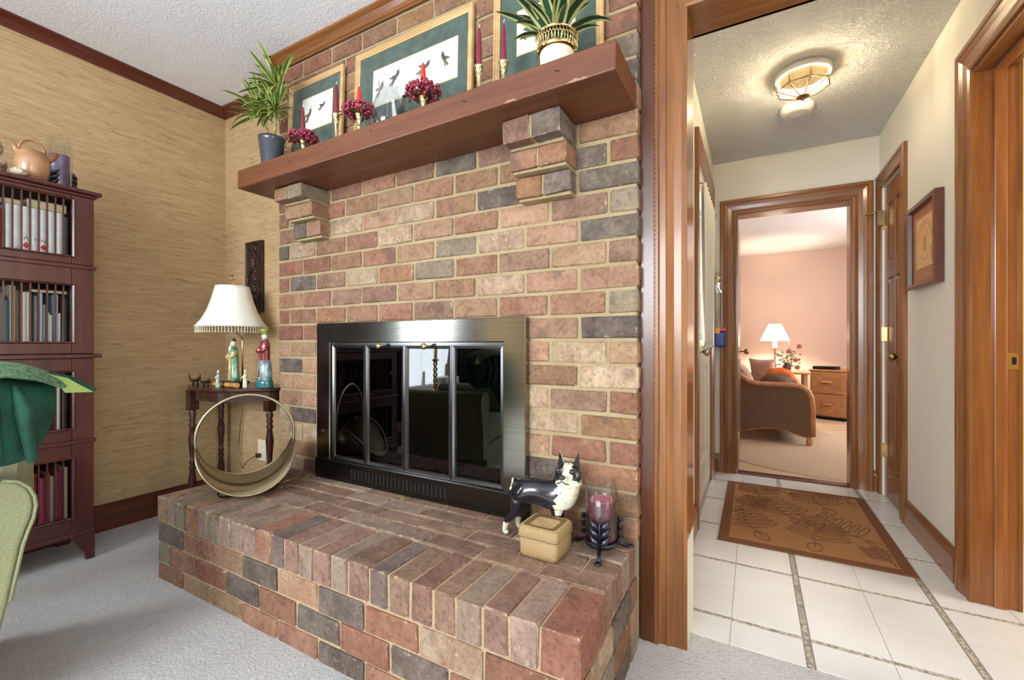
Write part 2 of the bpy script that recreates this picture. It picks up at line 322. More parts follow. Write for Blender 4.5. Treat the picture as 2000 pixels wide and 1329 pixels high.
# ---------------------------------------------------------------- mesh helpers
class B:
    def __init__(s): s.v = []; s.f = []; s.mi = []; s.sm = []; s.m = 0; s.s = False
    def add(s, vs, fs, smooth=None):
        o = len(s.v); s.v += [tuple(x) for x in vs]
        for f in fs:
            s.f.append(tuple(i + o for i in f)); s.mi.append(s.m); s.sm.append(s.s if smooth is None else smooth)
        return s
    def box(s, x0, x1, y0, y1, z0, z1):
        vs = [(x, y, z) for z in (z0, z1) for y in (y0, y1) for x in (x0, x1)]
        return s.add(vs, [(0, 2, 3, 1), (4, 5, 7, 6), (0, 1, 5, 4), (2, 6, 7, 3), (0, 4, 6, 2), (1, 3, 7, 5)], False)
    def rbox(s, c, size, mat3):
        hx, hy, hz = [a / 2 for a in size]
        vs = [Vector(c) + mat3 @ Vector((x, y, z)) for z in (-hz, hz) for y in (-hy, hy) for x in (-hx, hx)]
        return s.add(vs, [(0, 2, 3, 1), (4, 5, 7, 6), (0, 1, 5, 4), (2, 6, 7, 3), (0, 4, 6, 2), (1, 3, 7, 5)], False)
    def lathe(s, prof, c=(0, 0, 0), n=20, axis='z', sx=1, sy=1):
        vs = []; fs = []
        for (r, h) in prof:
            for i in range(n):
                a = 2 * PI * i / n; x, y = r * math.cos(a) * sx, r * math.sin(a) * sy
                p = (x, y, h) if axis == 'z' else ((h, x, y) if axis == 'x' else (x, -h, y))
                vs.append((c[0] + p[0], c[1] + p[1], c[2] + p[2]))
        for j in range(len(prof) - 1):
            for i in range(n):
                k = (i + 1) % n
                fs.append((j * n + i, j * n + k, (j + 1) * n + k, (j + 1) * n + i))
        s.add(vs, fs, True)
        o = len(s.v) - len(vs)
        if prof[0][0] > 1e-5: s.f.append(tuple(o + i for i in reversed(range(n)))); s.mi.append(s.m); s.sm.append(False)
        if prof[-1][0] > 1e-5: s.f.append(tuple(o + (len(prof) - 1) * n + i for i in range(n))); s.mi.append(s.m); s.sm.append(False)
        return s
    def sphere(s, c, r, n=10, sz=1, sx=1, sy=1):
        m = max(4, n // 2 + 1)
        return s.lathe([(r * math.sin(PI * j / m) + 1e-6, -r * sz * math.cos(PI * j / m)) for j in range(m + 1)], c, n, 'z', sx, sy)
    def tube(s, pts, r, n=8, closed=False, caps=True):
        pts = [Vector(p) for p in pts]; N = len(pts); rr = r if isinstance(r, (list, tuple)) else [r] * N
        vs = []; up = None
        for i, p in enumerate(pts):
            if closed: tg = pts[(i + 1) % N] - pts[i - 1]
            else: tg = pts[min(i + 1, N - 1)] - pts[max(i - 1, 0)]
            tg.normalize()
            if up is None:
                up = tg.orthogonal().normalized()
            up = (up - tg * up.dot(tg)); up = up.normalized() if up.length > 1e-6 else tg.orthogonal().normalized()
            b = tg.cross(up)
            for k in range(n):
                a = 2 * PI * k / n; vs.append(p + (up * math.cos(a) + b * math.sin(a)) * rr[i])
        fs = []
        for i in range(N if closed else N - 1):
            j = (i + 1) % N
            for k in range(n):
                q = (k + 1) % n; fs.append((i * n + k, i * n + q, j * n + q, j * n + k))
        s.add(vs, fs, True)
        if caps and not closed:
            o = len(s.v) - len(vs)
            for lst in (list(reversed(range(n))), [(N - 1) * n + i for i in range(n)]):
                s.f.append(tuple(o + i for i in lst)); s.mi.append(s.m); s.sm.append(False)
        return s
    def prism(s, poly, a, b, plane='xy'):
        # poly of 2D points extruded from a to b along the remaining axis
        def P(u, v, w): return {'xy': (u, v, w), 'xz': (u, w, v), 'yz': (w, u, v)}[plane]
        n = len(poly); vs = [P(u, v, a) for u, v in poly] + [P(u, v, b) for u, v in poly]
        fs = [tuple(reversed(range(n))), tuple(range(n, 2 * n))] + [(i, (i + 1) % n, n + (i + 1) % n, n + i) for i in range(n)]
        return s.add(vs, fs, False)
    def build(s, name, mat, parent=None, bevel=0, seg=2, solid=0, sub=0, recalc=True):
        me = bpy.data.meshes.new(name); me.from_pydata(s.v, [], s.f)
        mats = mat if isinstance(mat, (list, tuple)) else [mat]
        for m in mats: me.materials.append(m)
        me.polygons.foreach_set('material_index', [min(i, len(mats) - 1) for i in s.mi])
        me.polygons.foreach_set('use_smooth', s.sm)
        if recalc:
            bm = bmesh.new(); bm.from_mesh(me); bmesh.ops.recalc_face_normals(bm, faces=bm.faces); bm.to_mesh(me); bm.free()
        me.update()
        o = bpy.data.objects.new(name, me); COL.objects.link(o)
        if bevel:
            md = o.modifiers.new('bevel', 'BEVEL'); md.width = bevel; md.segments = seg; md.limit_method = 'ANGLE'; md.angle_limit = 0.7
        if solid:
            md = o.modifiers.new('solid', 'SOLIDIFY'); md.thickness = solid; md.offset = 0
        if sub:
            md = o.modifiers.new('sub', 'SUBSURF'); md.levels = sub; md.render_levels = sub
        if parent is not None: attach(o, parent)
        return o

def wl(o):
    v = Vector((0, 0, 0))
    while o is not None: v = v + o.location; o = o.parent
    return v
def attach(o, p):
    o.parent = p; o.location = Vector(o.location) - wl(p)
    return o
def thing(name, label, cat, loc=(0, 0, 0), group=None):
    o = bpy.data.objects.new(name, None); COL.objects.link(o); o.location = loc; o.empty_display_size = 0.05
    o['label'] = label; o['category'] = cat
    if group: o['group'] = group
    return o
def tag(o, label, cat, group=None):
    o['label'] = label; o['category'] = cat
    if group: o['group'] = group
    return o
def struct(o, label=None):
    o['kind'] = 'structure'
    if label: o['label'] = label
    return o
def copy_tree(o, parent=None):
    c = o.copy(); COL.objects.link(c); c.parent = parent
    for ch in list(o.children): copy_tree(ch, c)
    return c
def lab(o, l): o['label'] = l; return o

def sweep_u(o, ux, n, w0, w1, h0, h, prof, closed=False):
    """mitred moulding round an opening: prof = (a outward, b proud) polygon"""
    o = Vector(o); ux = Vector(ux); n = Vector(n); Zv = Vector((0, 0, 1)); b = B()
    rows = []
    for a, p in prof:
        if closed: pts = [(w0 - a, h0 - a), (w0 - a, h + a), (w1 + a, h + a), (w1 + a, h0 - a)]
        else: pts = [(w0 - a, h0), (w0 - a, h + a), (w1 + a, h + a), (w1 + a, h0)]
        rows.append([o + ux * x + Zv * z + n * p for x, z in pts])
    k = len(prof); vs = [q for r in rows for q in r]; fs = []
    segs = [(0, 1), (1, 2), (2, 3)] + ([(3, 0)] if closed else [])
    for i in range(k):
        j = (i + 1) % k
        for (p, q) in segs: fs.append((i * 4 + p, i * 4 + q, j * 4 + q, j * 4 + p))
    if not closed:
        fs.append(tuple(i * 4 for i in range(k))); fs.append(tuple(i * 4 + 3 for i in reversed(range(k))))
    b.add(vs, fs, False); return b
def sweep_side(o, ux, n, side, w0, w1, h0, h, prof):
    """one leg ('l','r') or the head ('t') of the mitred moulding, so each keeps its own grain"""
    o = Vector(o); ux = Vector(ux); n = Vector(n); Zv = Vector((0, 0, 1)); b = B(); vs = []
    for a, p in prof:
        c = {'l': [(w0 - a, h0), (w0 - a, h + a)], 't': [(w0 - a, h + a), (w1 + a, h + a)], 'r': [(w1 + a, h + a), (w1 + a, h0)], 'b': [(w1 + a, h0 - a), (w0 - a, h0 - a)]}[side]
        vs += [o + ux * x + Zv * z + n * p for x, z in c]
    k = len(prof); fs = [(2 * i, 2 * i + 1, 2 * ((i + 1) % k) + 1, 2 * ((i + 1) % k)) for i in range(k)]
    fs += [tuple(2 * i for i in range(k)), tuple(2 * i + 1 for i in reversed(range(k)))]
    return b.add(vs, fs, False)
CAS = [(0, 0), (0, 0.012), (0.012, 0.016), (0.016, 0.014), (0.03, 0.012), (0.055, 0.016), (0.075, 0.022), (0.082, 0.020), (0.088, 0.024), (0.105, 0.024), (0.11, 0.018), (0.11, 0)]
def casing(name, o, ux, n, w0, w1, h, mats, parent, sides='ltr', prof=CAS):
    for sd in sides:
        ob = sweep_side(o, ux, n, sd, w0, w1, 0, h, prof).build(name, mats[1] if sd == 't' else mats[0], parent)
# ================================================================ STRUCTURE
XL, YW, CZ = -3.05, 1.626, 2.53          # den left wall, wall behind the table, den ceiling
YB, ZH = 1.47, 0.346                     # brick face, hearth top
HX0, HX1, HY1, HC = -0.28, 0.745, 3.80, 2.41
# floors
fl = struct(B().box(XL - .12, 3.12, -3.2, 1.625, -0.05, 0).build('floor', M['carpet']))
hf = struct(B().box(HX0 - .15, 2.7, 1.625, 3.86, -0.05, -0.003).build('floor', M['grout']))
ff = struct(B().box(-2.0, 2.0, 3.86, 8.0, -0.05, 0.004).build('floor', M['fcarpet']))
# ceramic tiles 2x2 in every cell, mosaic strips between the cells
xs = [-0.298, 0.157, 0.612, 1.067]; ys = [1.328, 1.783, 2.244, 2.687, 3.128, 3.56, 4.0]
gx, gy = 0.013, 0.011
tm = {}
for i in range(3):
    for j in range(6):
        x0, x1 = xs[i] + gx, xs[i + 1] - gx; y0, y1 = ys[j] + gy, ys[j + 1] - gy
        mx_, my_ = (x0 + x1) / 2, (y0 + y1) / 2
        for (a, b_, c_, d_) in ((x0, mx_ - .0012, y0, my_ - .0012), (mx_ + .0012, x1, y0, my_ - .0012), (x0, mx_ - .0012, my_ + .0012, y1), (mx_ + .0012, x1, my_ + .0012, y1)):
            a = max(a, HX0 + .002); c_ = max(c_, 1.632); d_ = min(d_, 3.855)
            if b_ - a < .02 or d_ - c_ < .02: continue
            if a > 0.75 and c_ > 2.35: continue
            if b_ > .745 and c_ > 2.35: b_ = .745
            B().box(a, b_, c_, d_, -0.006, 0.0).build('tile', M['tile'], hf)
for x in xs[1:3]:
    B().box(x - gx + .002, x + gx - .002, 1.632, 3.855, -0.006, -0.001).build('mosaic_strip', M['mosaic'], hf)
    for e in (-1, 1): B().box(x + e * .0095 - .0012, x + e * .0095 + .0012, 1.632, 3.855, -0.006, -0.0004).build('strip_edge', M['mosaic_edge'], hf)
for y in ys[1:6]:
    for i in range(3):
        a, b_ = max(xs[i] + gx, HX0 + .002), min(xs[i + 1] - gx, 1.05 if y < 2.3 else .745)
        if b_ - a < .02: continue
        B().box(a, b_, y - gy + .002, y + gy - .002, -0.006, -0.001).build('mosaic_strip', M['mosaic'], hf)
# ceilings
struct(B().box(XL - .12, 3.12, -3.2, 1.69, CZ, CZ + .08).build('ceiling', M['ceil']))
struct(B().box(HX0 - .12, 2.7, 1.69, 3.80, HC, HC + .08).build('ceiling', M['hceil']))
struct(B().box(-2.12, 2.12, 3.80, 8.12, HC, HC + .08).build('ceiling', M['fceil']))
# den walls
def wall_with_hole(name, axis, c0, c1, u0, u1, z1, holes, mat):
    """wall slab with rectangular openings; axis 'x': slab thin in x, runs along y"""
    b = B()
    def bx(a, b2, z0, zz):
        if b2 - a < 1e-4 or zz - z0 < 1e-4: return
        if axis == 'x': b.box(c0, c1, a, b2, z0, zz)
        else: b.box(a, b2, c0, c1, z0, zz)
    cur = u0
    for (a, e, z0, zz) in sorted(holes):
        bx(cur, a, 0, z1); bx(a, e, 0, z0); bx(a, e, zz, z1); cur = e
    bx(cur, u1, 0, z1)
    return struct(b.build(name, mat))
wall_with_hole('wall_left', 'x', XL - .12, XL, -3.2, YW + .12, CZ, [(-1.16, -0.34, 0.50, 2.1)], M['grass'])
struct(B().box(XL, -2.24, YW, YW + .12, 0, CZ).build('wall_alcove', M['grass']))
wall_with_hole('wall_back', 'y', -3.32, -3.2, XL - .12, 3.12, CZ, [(-2.6, 0.6, 0.4, 2.3)], M['denwall'])
wall_with_hole('wall_right', 'x', 3.12, 3.24, -3.2, 1.69, CZ, [(-1.9, 0.1, 0.4, 2.3)], M['denwall'])
struct(B().box(0.80, 3.12, 1.54, 1.69, 0, CZ).box(-0.335, 0.80, 1.54, 1.69, 2.12, CZ).box(-0.335, -0.20, 1.54, 1.69, 0, 2.12).build('wall_den_hall', M['denwall']))
# hall walls
wall_with_hole('wall_hall_left', 'x', HX0 - .12, HX0, 1.69, 3.80, HC, [(2.66, 3.52, 0.0, 2.06)], M['hwall'])
wall_with_hole('wall_hall_end', 'y', 3.80, 3.92, HX0 - .12, HX1 + .12, HC, [(-0.12, 0.60, 0.0, 2.0)], M['hwall'])
wall_with_hole('wall_hall_right', 'x', HX1, HX1 + .12, 1.69, 3.80, HC, [(1.75, 2.36, 0.0, 2.06), (3.27, 3.73, 0.0, 2.03)], M['hwall'])
# side room and outside closures
wl_side = pm('side_room_paint', '#d6bf8e', rough=0.8)
struct(B().box(0.865, 2.7, 3.2, 3.3, 0, HC).box(2.6, 2.7, 1.69, 3.2, 0, HC).build('wall_side_room', wl_side))
struct(B().box(0.87, 1.0, 3.3, 3.8, 0, HC).build('wall_closet', wl_side))
# far room
wall_with_hole('wall_far_right', 'x', 2.0, 2.12, 3.92, 8.0, HC, [(4.9, 6.3, 0.8, 2.1)], M['pink'])
struct(B().box(-2.12, -2.0, 3.92, 8.0, 0, HC).build('wall_far_left', M['pink']))
struct(B().box(-2.12, 2.12, 7.95, 8.07, 0, HC).build('wall_far_back', M['pink']))
struct(B().box(-2.12, HX0 - .12, 3.82, 3.92, 0, HC).box(HX1 + .12, 2.12, 3.82, 3.92, 0, HC).build('wall_far_front', M['pink']))

# windows (frames and panes) of the den, behind the camera, and of the far room
def window(idx, axis, c, u0, u1, z0, z1, nx=2):
    r = thing('window_%d' % idx, '', ''); del r['label']; del r['category']; r['kind'] = 'structure'
    def bx(b, a, e, za, zb, t=.03):
        return b.box(c - t, c + t, a, e, za, zb) if axis == 'x' else b.box(a, e, c - t, c + t, za, zb)
    b = B(); bx(b, u0, u0 + .05, z0, z1); bx(b, u1 - .05, u1, z0, z1); bx(b, u0 + .05, u1 - .05, z0, z0 + .05); bx(b, u0 + .05, u1 - .05, z1 - .05, z1)
    b.build('window_frame', M['white'], r)
    b = B()
    for i in range(1, nx):
        u = u0 + (u1 - u0) * i / nx; bx(b, u - .02, u + .02, z0 + .05, z1 - .05, .02)
    zc = (z0 + z1) / 2
    bx(b, u0 + .05, u1 - .05, zc - .015, zc + .015, .016); b.build('muntin', M['white'], r)
    bx(B(), u0 + .05, u1 - .05, z0 + .05, z1 - .05, .002).build('pane', M['glass'], r)
window(1, 'x', XL - .06, -1.16, -0.34, 0.50, 2.1)
window(2, 'y', -3.26, -2.6, 0.6, 0.4, 2.3, 4)
window(3, 'x', 3.18, -1.9, 0.1, 0.4, 2.3, 3)  # unseen right window, added with its light to even out the den
window(4, 'x', 2.06, 4.9, 6.3, 0.8, 2.1)  # unseen window, added to give the far room extra light

# baseboards and crown
def board(name, pts, prof, mat, inward):
    """straight moulding from pts[0] to pts[1]; prof (offset from wall, z)"""
    p0, p1 = [Vector(p) for p in pts]; n = Vector(inward); b = B(); vs = []
    for p in (p0, p1):
        for a, z in prof: vs.append(p + n * a + Vector((0, 0, z)))
    k = len(prof)
    b.add(vs, [tuple(reversed(range(k))), tuple(range(k, 2 * k))] + [(i, (i + 1) % k, k + (i + 1) % k, k + i) for i in range(k)], False)
    return struct(b.build(name, mat))
BASE = [(0, 0), (.018, 0), (.018, .105), (.014, .122), (.009, .130), (.008, .142), (0, .142)]
CR = [(0, 0), (.05, 0), (.05, -.010), (.042, -.016), (.030, -.026), (.018, -.038), (.010, -.046), (.010, -.056), (0, -.056)]
board('baseboard_left', [(XL, -3.2, 0), (XL, YW, 0)], BASE, M['dtrim_y'], (1, 0, 0))
board('baseboard_alcove', [(XL + .018, YW, 0), (-2.2435, YW, 0)], BASE, M['dtrim_x'], (0, -1, 0))
board('trim_1', [(XL, -3.2, CZ), (XL, YW, CZ)], CR, M['dtrim_y'], (1, 0, 0))  # same wood as the brick crown, coloured darker for the shade on it
board('trim_2', [(XL, YW, CZ), (-2.2435, YW, CZ)], CR, M['dtrim_x'], (0, -1, 0))
CR2 = [(0, 0), (.046, 0), (.046, -.010), (.040, -.014), (.030, -.020), (.017, -.034), (.013, -.044), (.013, -.050), (.008, -.053), (.008, -.062), (0, -.062)]
board('trim_3', [(-2.29, YB, CZ), (-0.335, YB, CZ)], CR2, M['trim_x'], (0, -1, 0))
board('trim_4', [(-2.2435, YW, CZ), (-2.2435, YB - .046, CZ)], CR2, M['trim_y'], (-1, 0, 0))
board('baseboard_hall_right', [(HX1, 2.49, 0), (HX1, 3.16, 0)], BASE, M['trim_y'], (-1, 0, 0))
board('baseboard_hall_left', [(HX0, 1.69, 0), (HX0, 2.56, 0)], BASE, M['trim_y'], (1, 0, 0))
board('baseboard_hall_end', [(0.712, HY1, 0), (HX1, HY1, 0)], BASE, M['trim_x'], (0, -1, 0))
board('baseboard_hall_end', [(HX0, HY1, 0), (-0.235, HY1, 0)], BASE, M['trim_x'], (0, -1, 0))

# ---- den-to-hall opening
d1 = thing('door_1', '', ''); del d1['label']; del d1['category']; d1['kind'] = 'structure'
OW0, OW1, OH = -0.19, 0.79, 2.10
CAS2 = [(0, 0), (0, .012), (.010, .014), (.018, .012), (.040, .013), (.062, .020), (.066, .016), (.084, .018), (.086, .020), (.089, .030), (.100, .030), (.100, 0)]
casing('casing', (0, 1.54, 0), (1, 0, 0), (0, -1, 0), OW0, OW1, OH, (M['trim_z'], M['trim_x']), d1, 'ltr', CAS2)
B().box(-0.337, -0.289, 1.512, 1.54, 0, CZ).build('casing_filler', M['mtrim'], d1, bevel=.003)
# beaded strip between filler and casing
b = B()
for i in range(150):
    z = 0.16 + i * 0.0158
    if z > CZ - .02: break
    b.box(-0.2905, -0.2835, 1.5065, 1.52, z, z + .0135)
o = b.build('beaded_strip', M['trim_z'], d1, bevel=.002, seg=1); o['kind'] = 'stuff'
B().box(OW0 - .012, OW0, 1.541, 1.70, 0.35, OH + .012).build('jamb', M['jambwood'], d1)
lab(B().box(OW0 - .012, OW0 - .0005, 1.541, 1.70, 0, 0.35).build('jamb', M['doorwhite'], d1), 'lower end of the jamb with a pale reflection put into its colour')  # cream colour stands for a pale reflection low on the wooden jamb
B().box(OW0, OW1, 1.541, 1.70, OH, OH + .012).build('head_jamb', M['trim_x'], d1)
B().box(OW1, OW1 + .012, 1.541, 1.70, 0, OH).build('jamb', M['jambwood'], d1)
casing('casing', (0, 1.69, 0), (1, 0, 0), (0, 1, 0), OW0, OW1, OH, (M['trim_z'], M['trim_x']), d1, 't')

# ---- far doorway at the end of the hall with its door standing open
d2 = thing('door_2', '', ''); del d2['label']; del d2['category']; d2['kind'] = 'structure'
casing('casing', (0, 3.80, 0), (1, 0, 0), (0, -1, 0), -0.12, 0.60, 2.0, (M['trim_z'], M['trim_x']), d2)
B().box(-0.12, -0.105, 3.80, 3.92, 0, 2.0).build('jamb', M['trim_z'], d2)
B().box(0.585, 0.60, 3.80, 3.92, 0, 2.0).build('jamb', M['trim_z'], d2)
B().box(-0.105, 0.585, 3.80, 3.92, 1.985, 2.0).build('head_jamb', M['trim_x'], d2)
B().box(-0.105, 0.585, 3.80, 3.88, 0.0, 0.012).build('threshold', M['dtrim_x'], d2, bevel=.004)
lf = B().box(-0.142, -0.107, 3.93, 4.62, 0.012, 1.98).build('door_leaf', M['trim_z'], d2, bevel=.002)
for z in (0.26, 1.02, 1.80):
    h = B().box(-0.1065, -0.100, 3.915, 3.955, z - .045, z + .045).build('hinge', M['brass'], d2)
B().lathe([(.006, 0), (.006, .03), (.020, .034), (.026, .048), (.024, .062), (.010, .070), (1e-5, .071)], (-0.107, 4.55, .93), 14, 'x').build('door_knob', M['abrass'], d2)

# ---- glazed exterior door on the left wall of the hall
d3 = thing('door_3', '', ''); del d3['label']; del d3['category']; d3['kind'] = 'structure'
casing('casing', (HX0, 0, 0), (0, 1, 0), (1, 0, 0), 2.66, 3.52, 2.06, (M['trim_z'], M['trim_y']), d3)
b = B(); X0, X1 = HX0 - .045, HX0 - .004
b.box(X0, X1, 2.665, 2.79, .02, 2.05).box(X0, X1, 3.39, 3.515, .02, 2.05).box(X0, X1, 2.79, 3.39, .02, .25).box(X0, X1, 2.79, 3.39, .86, 1.02).box(X0, X1, 2.79, 3.39, 1.92, 2.05)
b.build('door_frame', M['doorwhite'], d3, bevel=.004)
for a, e in ((2.79, 3.08), (3.10, 3.39)):
    B().box(X0 + .008, X1 - .010, a, e, .25, .86).build('door_panel', M['doorwhite'], d3)
    B().box(X1 - .012, X1 - .003, a + .04, e - .04, .30, .81).build('raised_panel', M['doorwhite'], d3, bevel=.008)
B().box(X0 + .01, X1 - .01, 3.08, 3.10, .25, .86).build('mullion', M['doorwhite'], d3)
B().box(X0 + .018, X0 + .024, 2.79, 3.39, 1.02, 1.92).build('pane', M['glass'], d3)
B().box(X0, X1 + .012, 2.665, 3.515, 0.0, .02).build('threshold', M['steel'], d3)
kb = B().lathe([(.026, 0), (.026, .006), (.008, .012), (.008, .030), (.020, .036), (.027, .048), (.024, .060), (.008, .066), (1e-5, .066)], (X1, 2.735, .955), 16, 'x').build('door_knob', M['steel'], d3)

# ---- closet door on the right wall of the hall
d4 = thing('door_4', '', ''); del d4['label']; del d4['category']; d4['kind'] = 'structure'
CASn = [(a * .85, p) for a, p in CAS]
casing('casing', (HX1, 0, 0), (0, 1, 0), (-1, 0, 0), 3.27, 3.73, 2.03, (M['trim_z'], M['trim_y']), d4, 'ltr', [(min(a, .066) if False else a * .72, p) for a, p in CAS] if False else CASn)
X0, X1 = HX1 + .012, HX1 + .045
b = B(); b.box(X0, X1, 3.275, 3.345, .01, 2.02).box(X0, X1, 3.655, 3.725, .01, 2.02)
rz = [(.01, .20), (.72, .86), (1.42, 1.52), (1.90, 2.02)]
for a, e in rz: b.box(X0, X1, 3.345, 3.655, a, e)
b.box(X0, X1, 3.475, 3.525, .20, .72).box(X0, X1, 3.475, 3.525, .86, 1.42).box(X0, X1, 3.475, 3.525, 1.52, 1.90)
b.build('door_frame', M['trim_z'], d4, bevel=.004)
for za, zb in ((.20, .72), (.86, 1.42), (1.52, 1.90)):
    for a, e in ((3.345, 3.475), (3.525, 3.655)):
        p_ = B().box(X0 + .012, X1 - .005, a, e, za, zb).build('door_panel', M['trim_z'], d4)
        B().box(X0 + .005, X0 + .014, a + .02, e - .02, za + .025, zb - .025).build('raised_panel', M['trim_z'], p_, bevel=.006)
B().lathe([(.022, 0), (.022, .006), (.007, .012), (.007, .026), (.018, .032), (.025, .044), (.022, .056), (.008, .062), (1e-5, .062)], (0, 0, 0), 16, 'x').build('door_knob', M['abrass'], d4)
kn = [c for c in d4.children if c.name.startswith('door_knob')][0]; kn.rotation_euler = (0, 0, PI); kn.location = (X0, 3.33, .924)
for z in (.30, 1.064, 1.80): B().box(HX1 - .004, HX1 + .012, 3.722, 3.745, z - .045, z + .045).build('hinge', M['brass'], d4)
B().box(HX1 - .030, HX1 + .004, 3.70, 3.712, 1.78, 1.88).tube([(HX1 - .02, 3.706, 1.88), (HX1 - .05, 3.72, 1.872), (HX1 - .085, 3.73, 1.862)], .005).build('hook_latch', M['abrass'], d4)

# ---- doorway on the right side of the hall (jamb with strike plate)
d5 = thing('door_5', '', ''); del d5['label']; del d5['category']; d5['kind'] = 'structure'
casing('casing', (HX1, 0, 0), (0, 1, 0), (-1, 0, 0), 1.765, 2.345, 2.06, (M['trim_z'], M['trim_y']), d5)
B().box(HX1 - .001, HX1 + .121, 2.348, 2.36, 0, 2.06).build('jamb', M['jambwood'], d5)
B().box(HX1 - .001, HX1 + .121, 1.75, 1.762, 0, 2.06).build('jamb', M['jambwood'], d5)
B().box(HX1 - .001, HX1 + .121, 1.762, 2.348, 2.048, 2.06).build('head_jamb', M['trim_y'], d5)
B().box(HX1 + .053, HX1 + .088, 2.334, 2.348, 0, 2.048).build('door_stop', M['jambwood'], d5, bevel=.003)
B().box(HX1 + .053, HX1 + .088, 1.762, 2.334, 2.034, 2.048).build('door_stop', M['trim_y'], d5, bevel=.003)
sp_ = B().box(HX1 + .092, HX1 + .1205, 2.3455, 2.348, .905, .965).build('strike_plate', M['brass'], d5)
B().box(HX1 + .103, HX1 + .115, 2.3445, 2.3456, .922, .950).build('latch_hole', M['shadowgap'], sp_)
casing('casing', (HX1 + .12, 0, 0), (0, 1, 0), (1, 0, 0), 1.765, 2.345, 2.06, (M['trim_z'], M['trim_y']), d5)
# ================================================================ BRICKWORK
BC = {}
def brick(x0, x1, y0, y1, z0, z1, kind, parent, var=None):
    sx, sy, sz = [round(q, 3) for q in (x1 - x0, y1 - y0, z1 - z0)]
    var = random.randrange(3) if var is None else var
    key = (sx, sy, sz, var)
    if key not in BC:
        rr = random.Random(hash(key) & 0xffff); ch = .0042
        bm = bmesh.new(); bmesh.ops.create_cube(bm, size=1)
        for v_ in bm.verts: v_.co = Vector((v_.co.x * sx, v_.co.y * sy, v_.co.z * sz))
        bmesh.ops.bevel(bm, geom=list(bm.edges) + list(bm.verts), offset=ch, segments=1, affect='EDGES')
        for v_ in bm.verts: v_.co += Vector([rr.uniform(-.0021, .0021) for _ in range(3)])
        me = bpy.data.meshes.new('brick'); bm.to_mesh(me); bm.free(); me.materials.append(BR['r']); BC[key] = me
    o = bpy.data.objects.new('brick', BC[key]); COL.objects.link(o)
    o.location = ((x0 + x1) / 2, (y0 + y1) / 2, (z0 + z1) / 2)
    o.material_slots[0].link = 'OBJECT'; o.material_slots[0].material = BR[kind]
    attach(o, parent); return o

WH = [(-1.034, 1.729, 'd'), (-0.422, 1.395, 'd'), (-0.431, 1.054, 'd'), (-0.865, 1.57, 'd'), (-1.56, 1.219, 'p'), (-1.779, 1.218, 'p'), (-1.165, 1.306, 'g'), (-1.112, 1.393, 'g'), (-2.155, 0.889, 'd'), (-2.021, 0.636, 'd'), (-0.541, 0.796, 'p'), (-2.091, 1.318, 'd'), (-1.93, 1.321, 'p'), (-0.387, 0.814, 'e'), (-0.599, 0.7, 'l'), (-0.639, 0.967, 'l'), (-0.431, 0.881, 'l'), (-0.485, 0.968, 'l'), (-1.672, 1.566, 'l'), (-0.413, 1.645, 'e'), (-0.476, 1.614, 'd'), (-0.387, 1.467, 'g'), (-0.387, 1.94, 'd'), (-0.387, 2.014, 'g'), (-0.503, 1.494, 'p'), (-1.411, 1.486, 'l'), (-1.638, 1.344, 'l'), (-2.091, 1.005, 't'), (-1.853, 1.425, 'e'), (-1.263, 1.491, 't'), (-0.599, 1.316, 't'), (-0.599, 1.206, 't'), (-0.378, 0.558, 'o'), (-0.579, 0.538, 'd'), (-0.378, 0.712, 'o'), (-0.503, 0.558, 'e'), (-1.263, 1.38, 't'), (-0.378, 0.952, 't'), (-0.9, 1.596, 'p'), (-1.853, 1.005, 't'), (-1.93, 0.928, 't'), (-2.134, 0.789, 't'), (-1.853, 0.802, 't'), (-2.134, 0.681, 't'), (-1.93, 0.695, 't'), (-2.134, 0.519, 'l'), (-1.969, 0.536, 'l'), (-2.134, 0.411, 'l'), (-2.009, 0.374, 'h'), (-0.361, 1.089, 'p'), (-1.263, 2.353, 'p'), (-0.809, 2.275, 'r'), (-1.57, 2.292, 'p'), (-0.485, 1.128, 'r'), (-0.467, 0.669, 'e'), (-0.396, 0.659, 'e')]
XW0, XW1 = -2.2435, -0.335
FX0, FX1, FZ1 = -1.86, -0.745, 1.085       # hole behind the fireplace surround
wf = thing('wall_fireplace', '', ''); del wf['label']; del wf['category']; wf['kind'] = 'structure'
MY0, MY1 = YB + .0065, 1.70
b = B(); b.box(XW0 + .004, FX0 + .03, MY0, MY1, 0, FZ1 - .03).box(FX1 - .03, XW1 - .006, MY0, MY1, 0, FZ1 - .03).box(XW0 + .004, XW1 - .006, MY0, MY1, FZ1 - .03, CZ)
b.build('mortar', M['mortar'], wf)
J = .0062
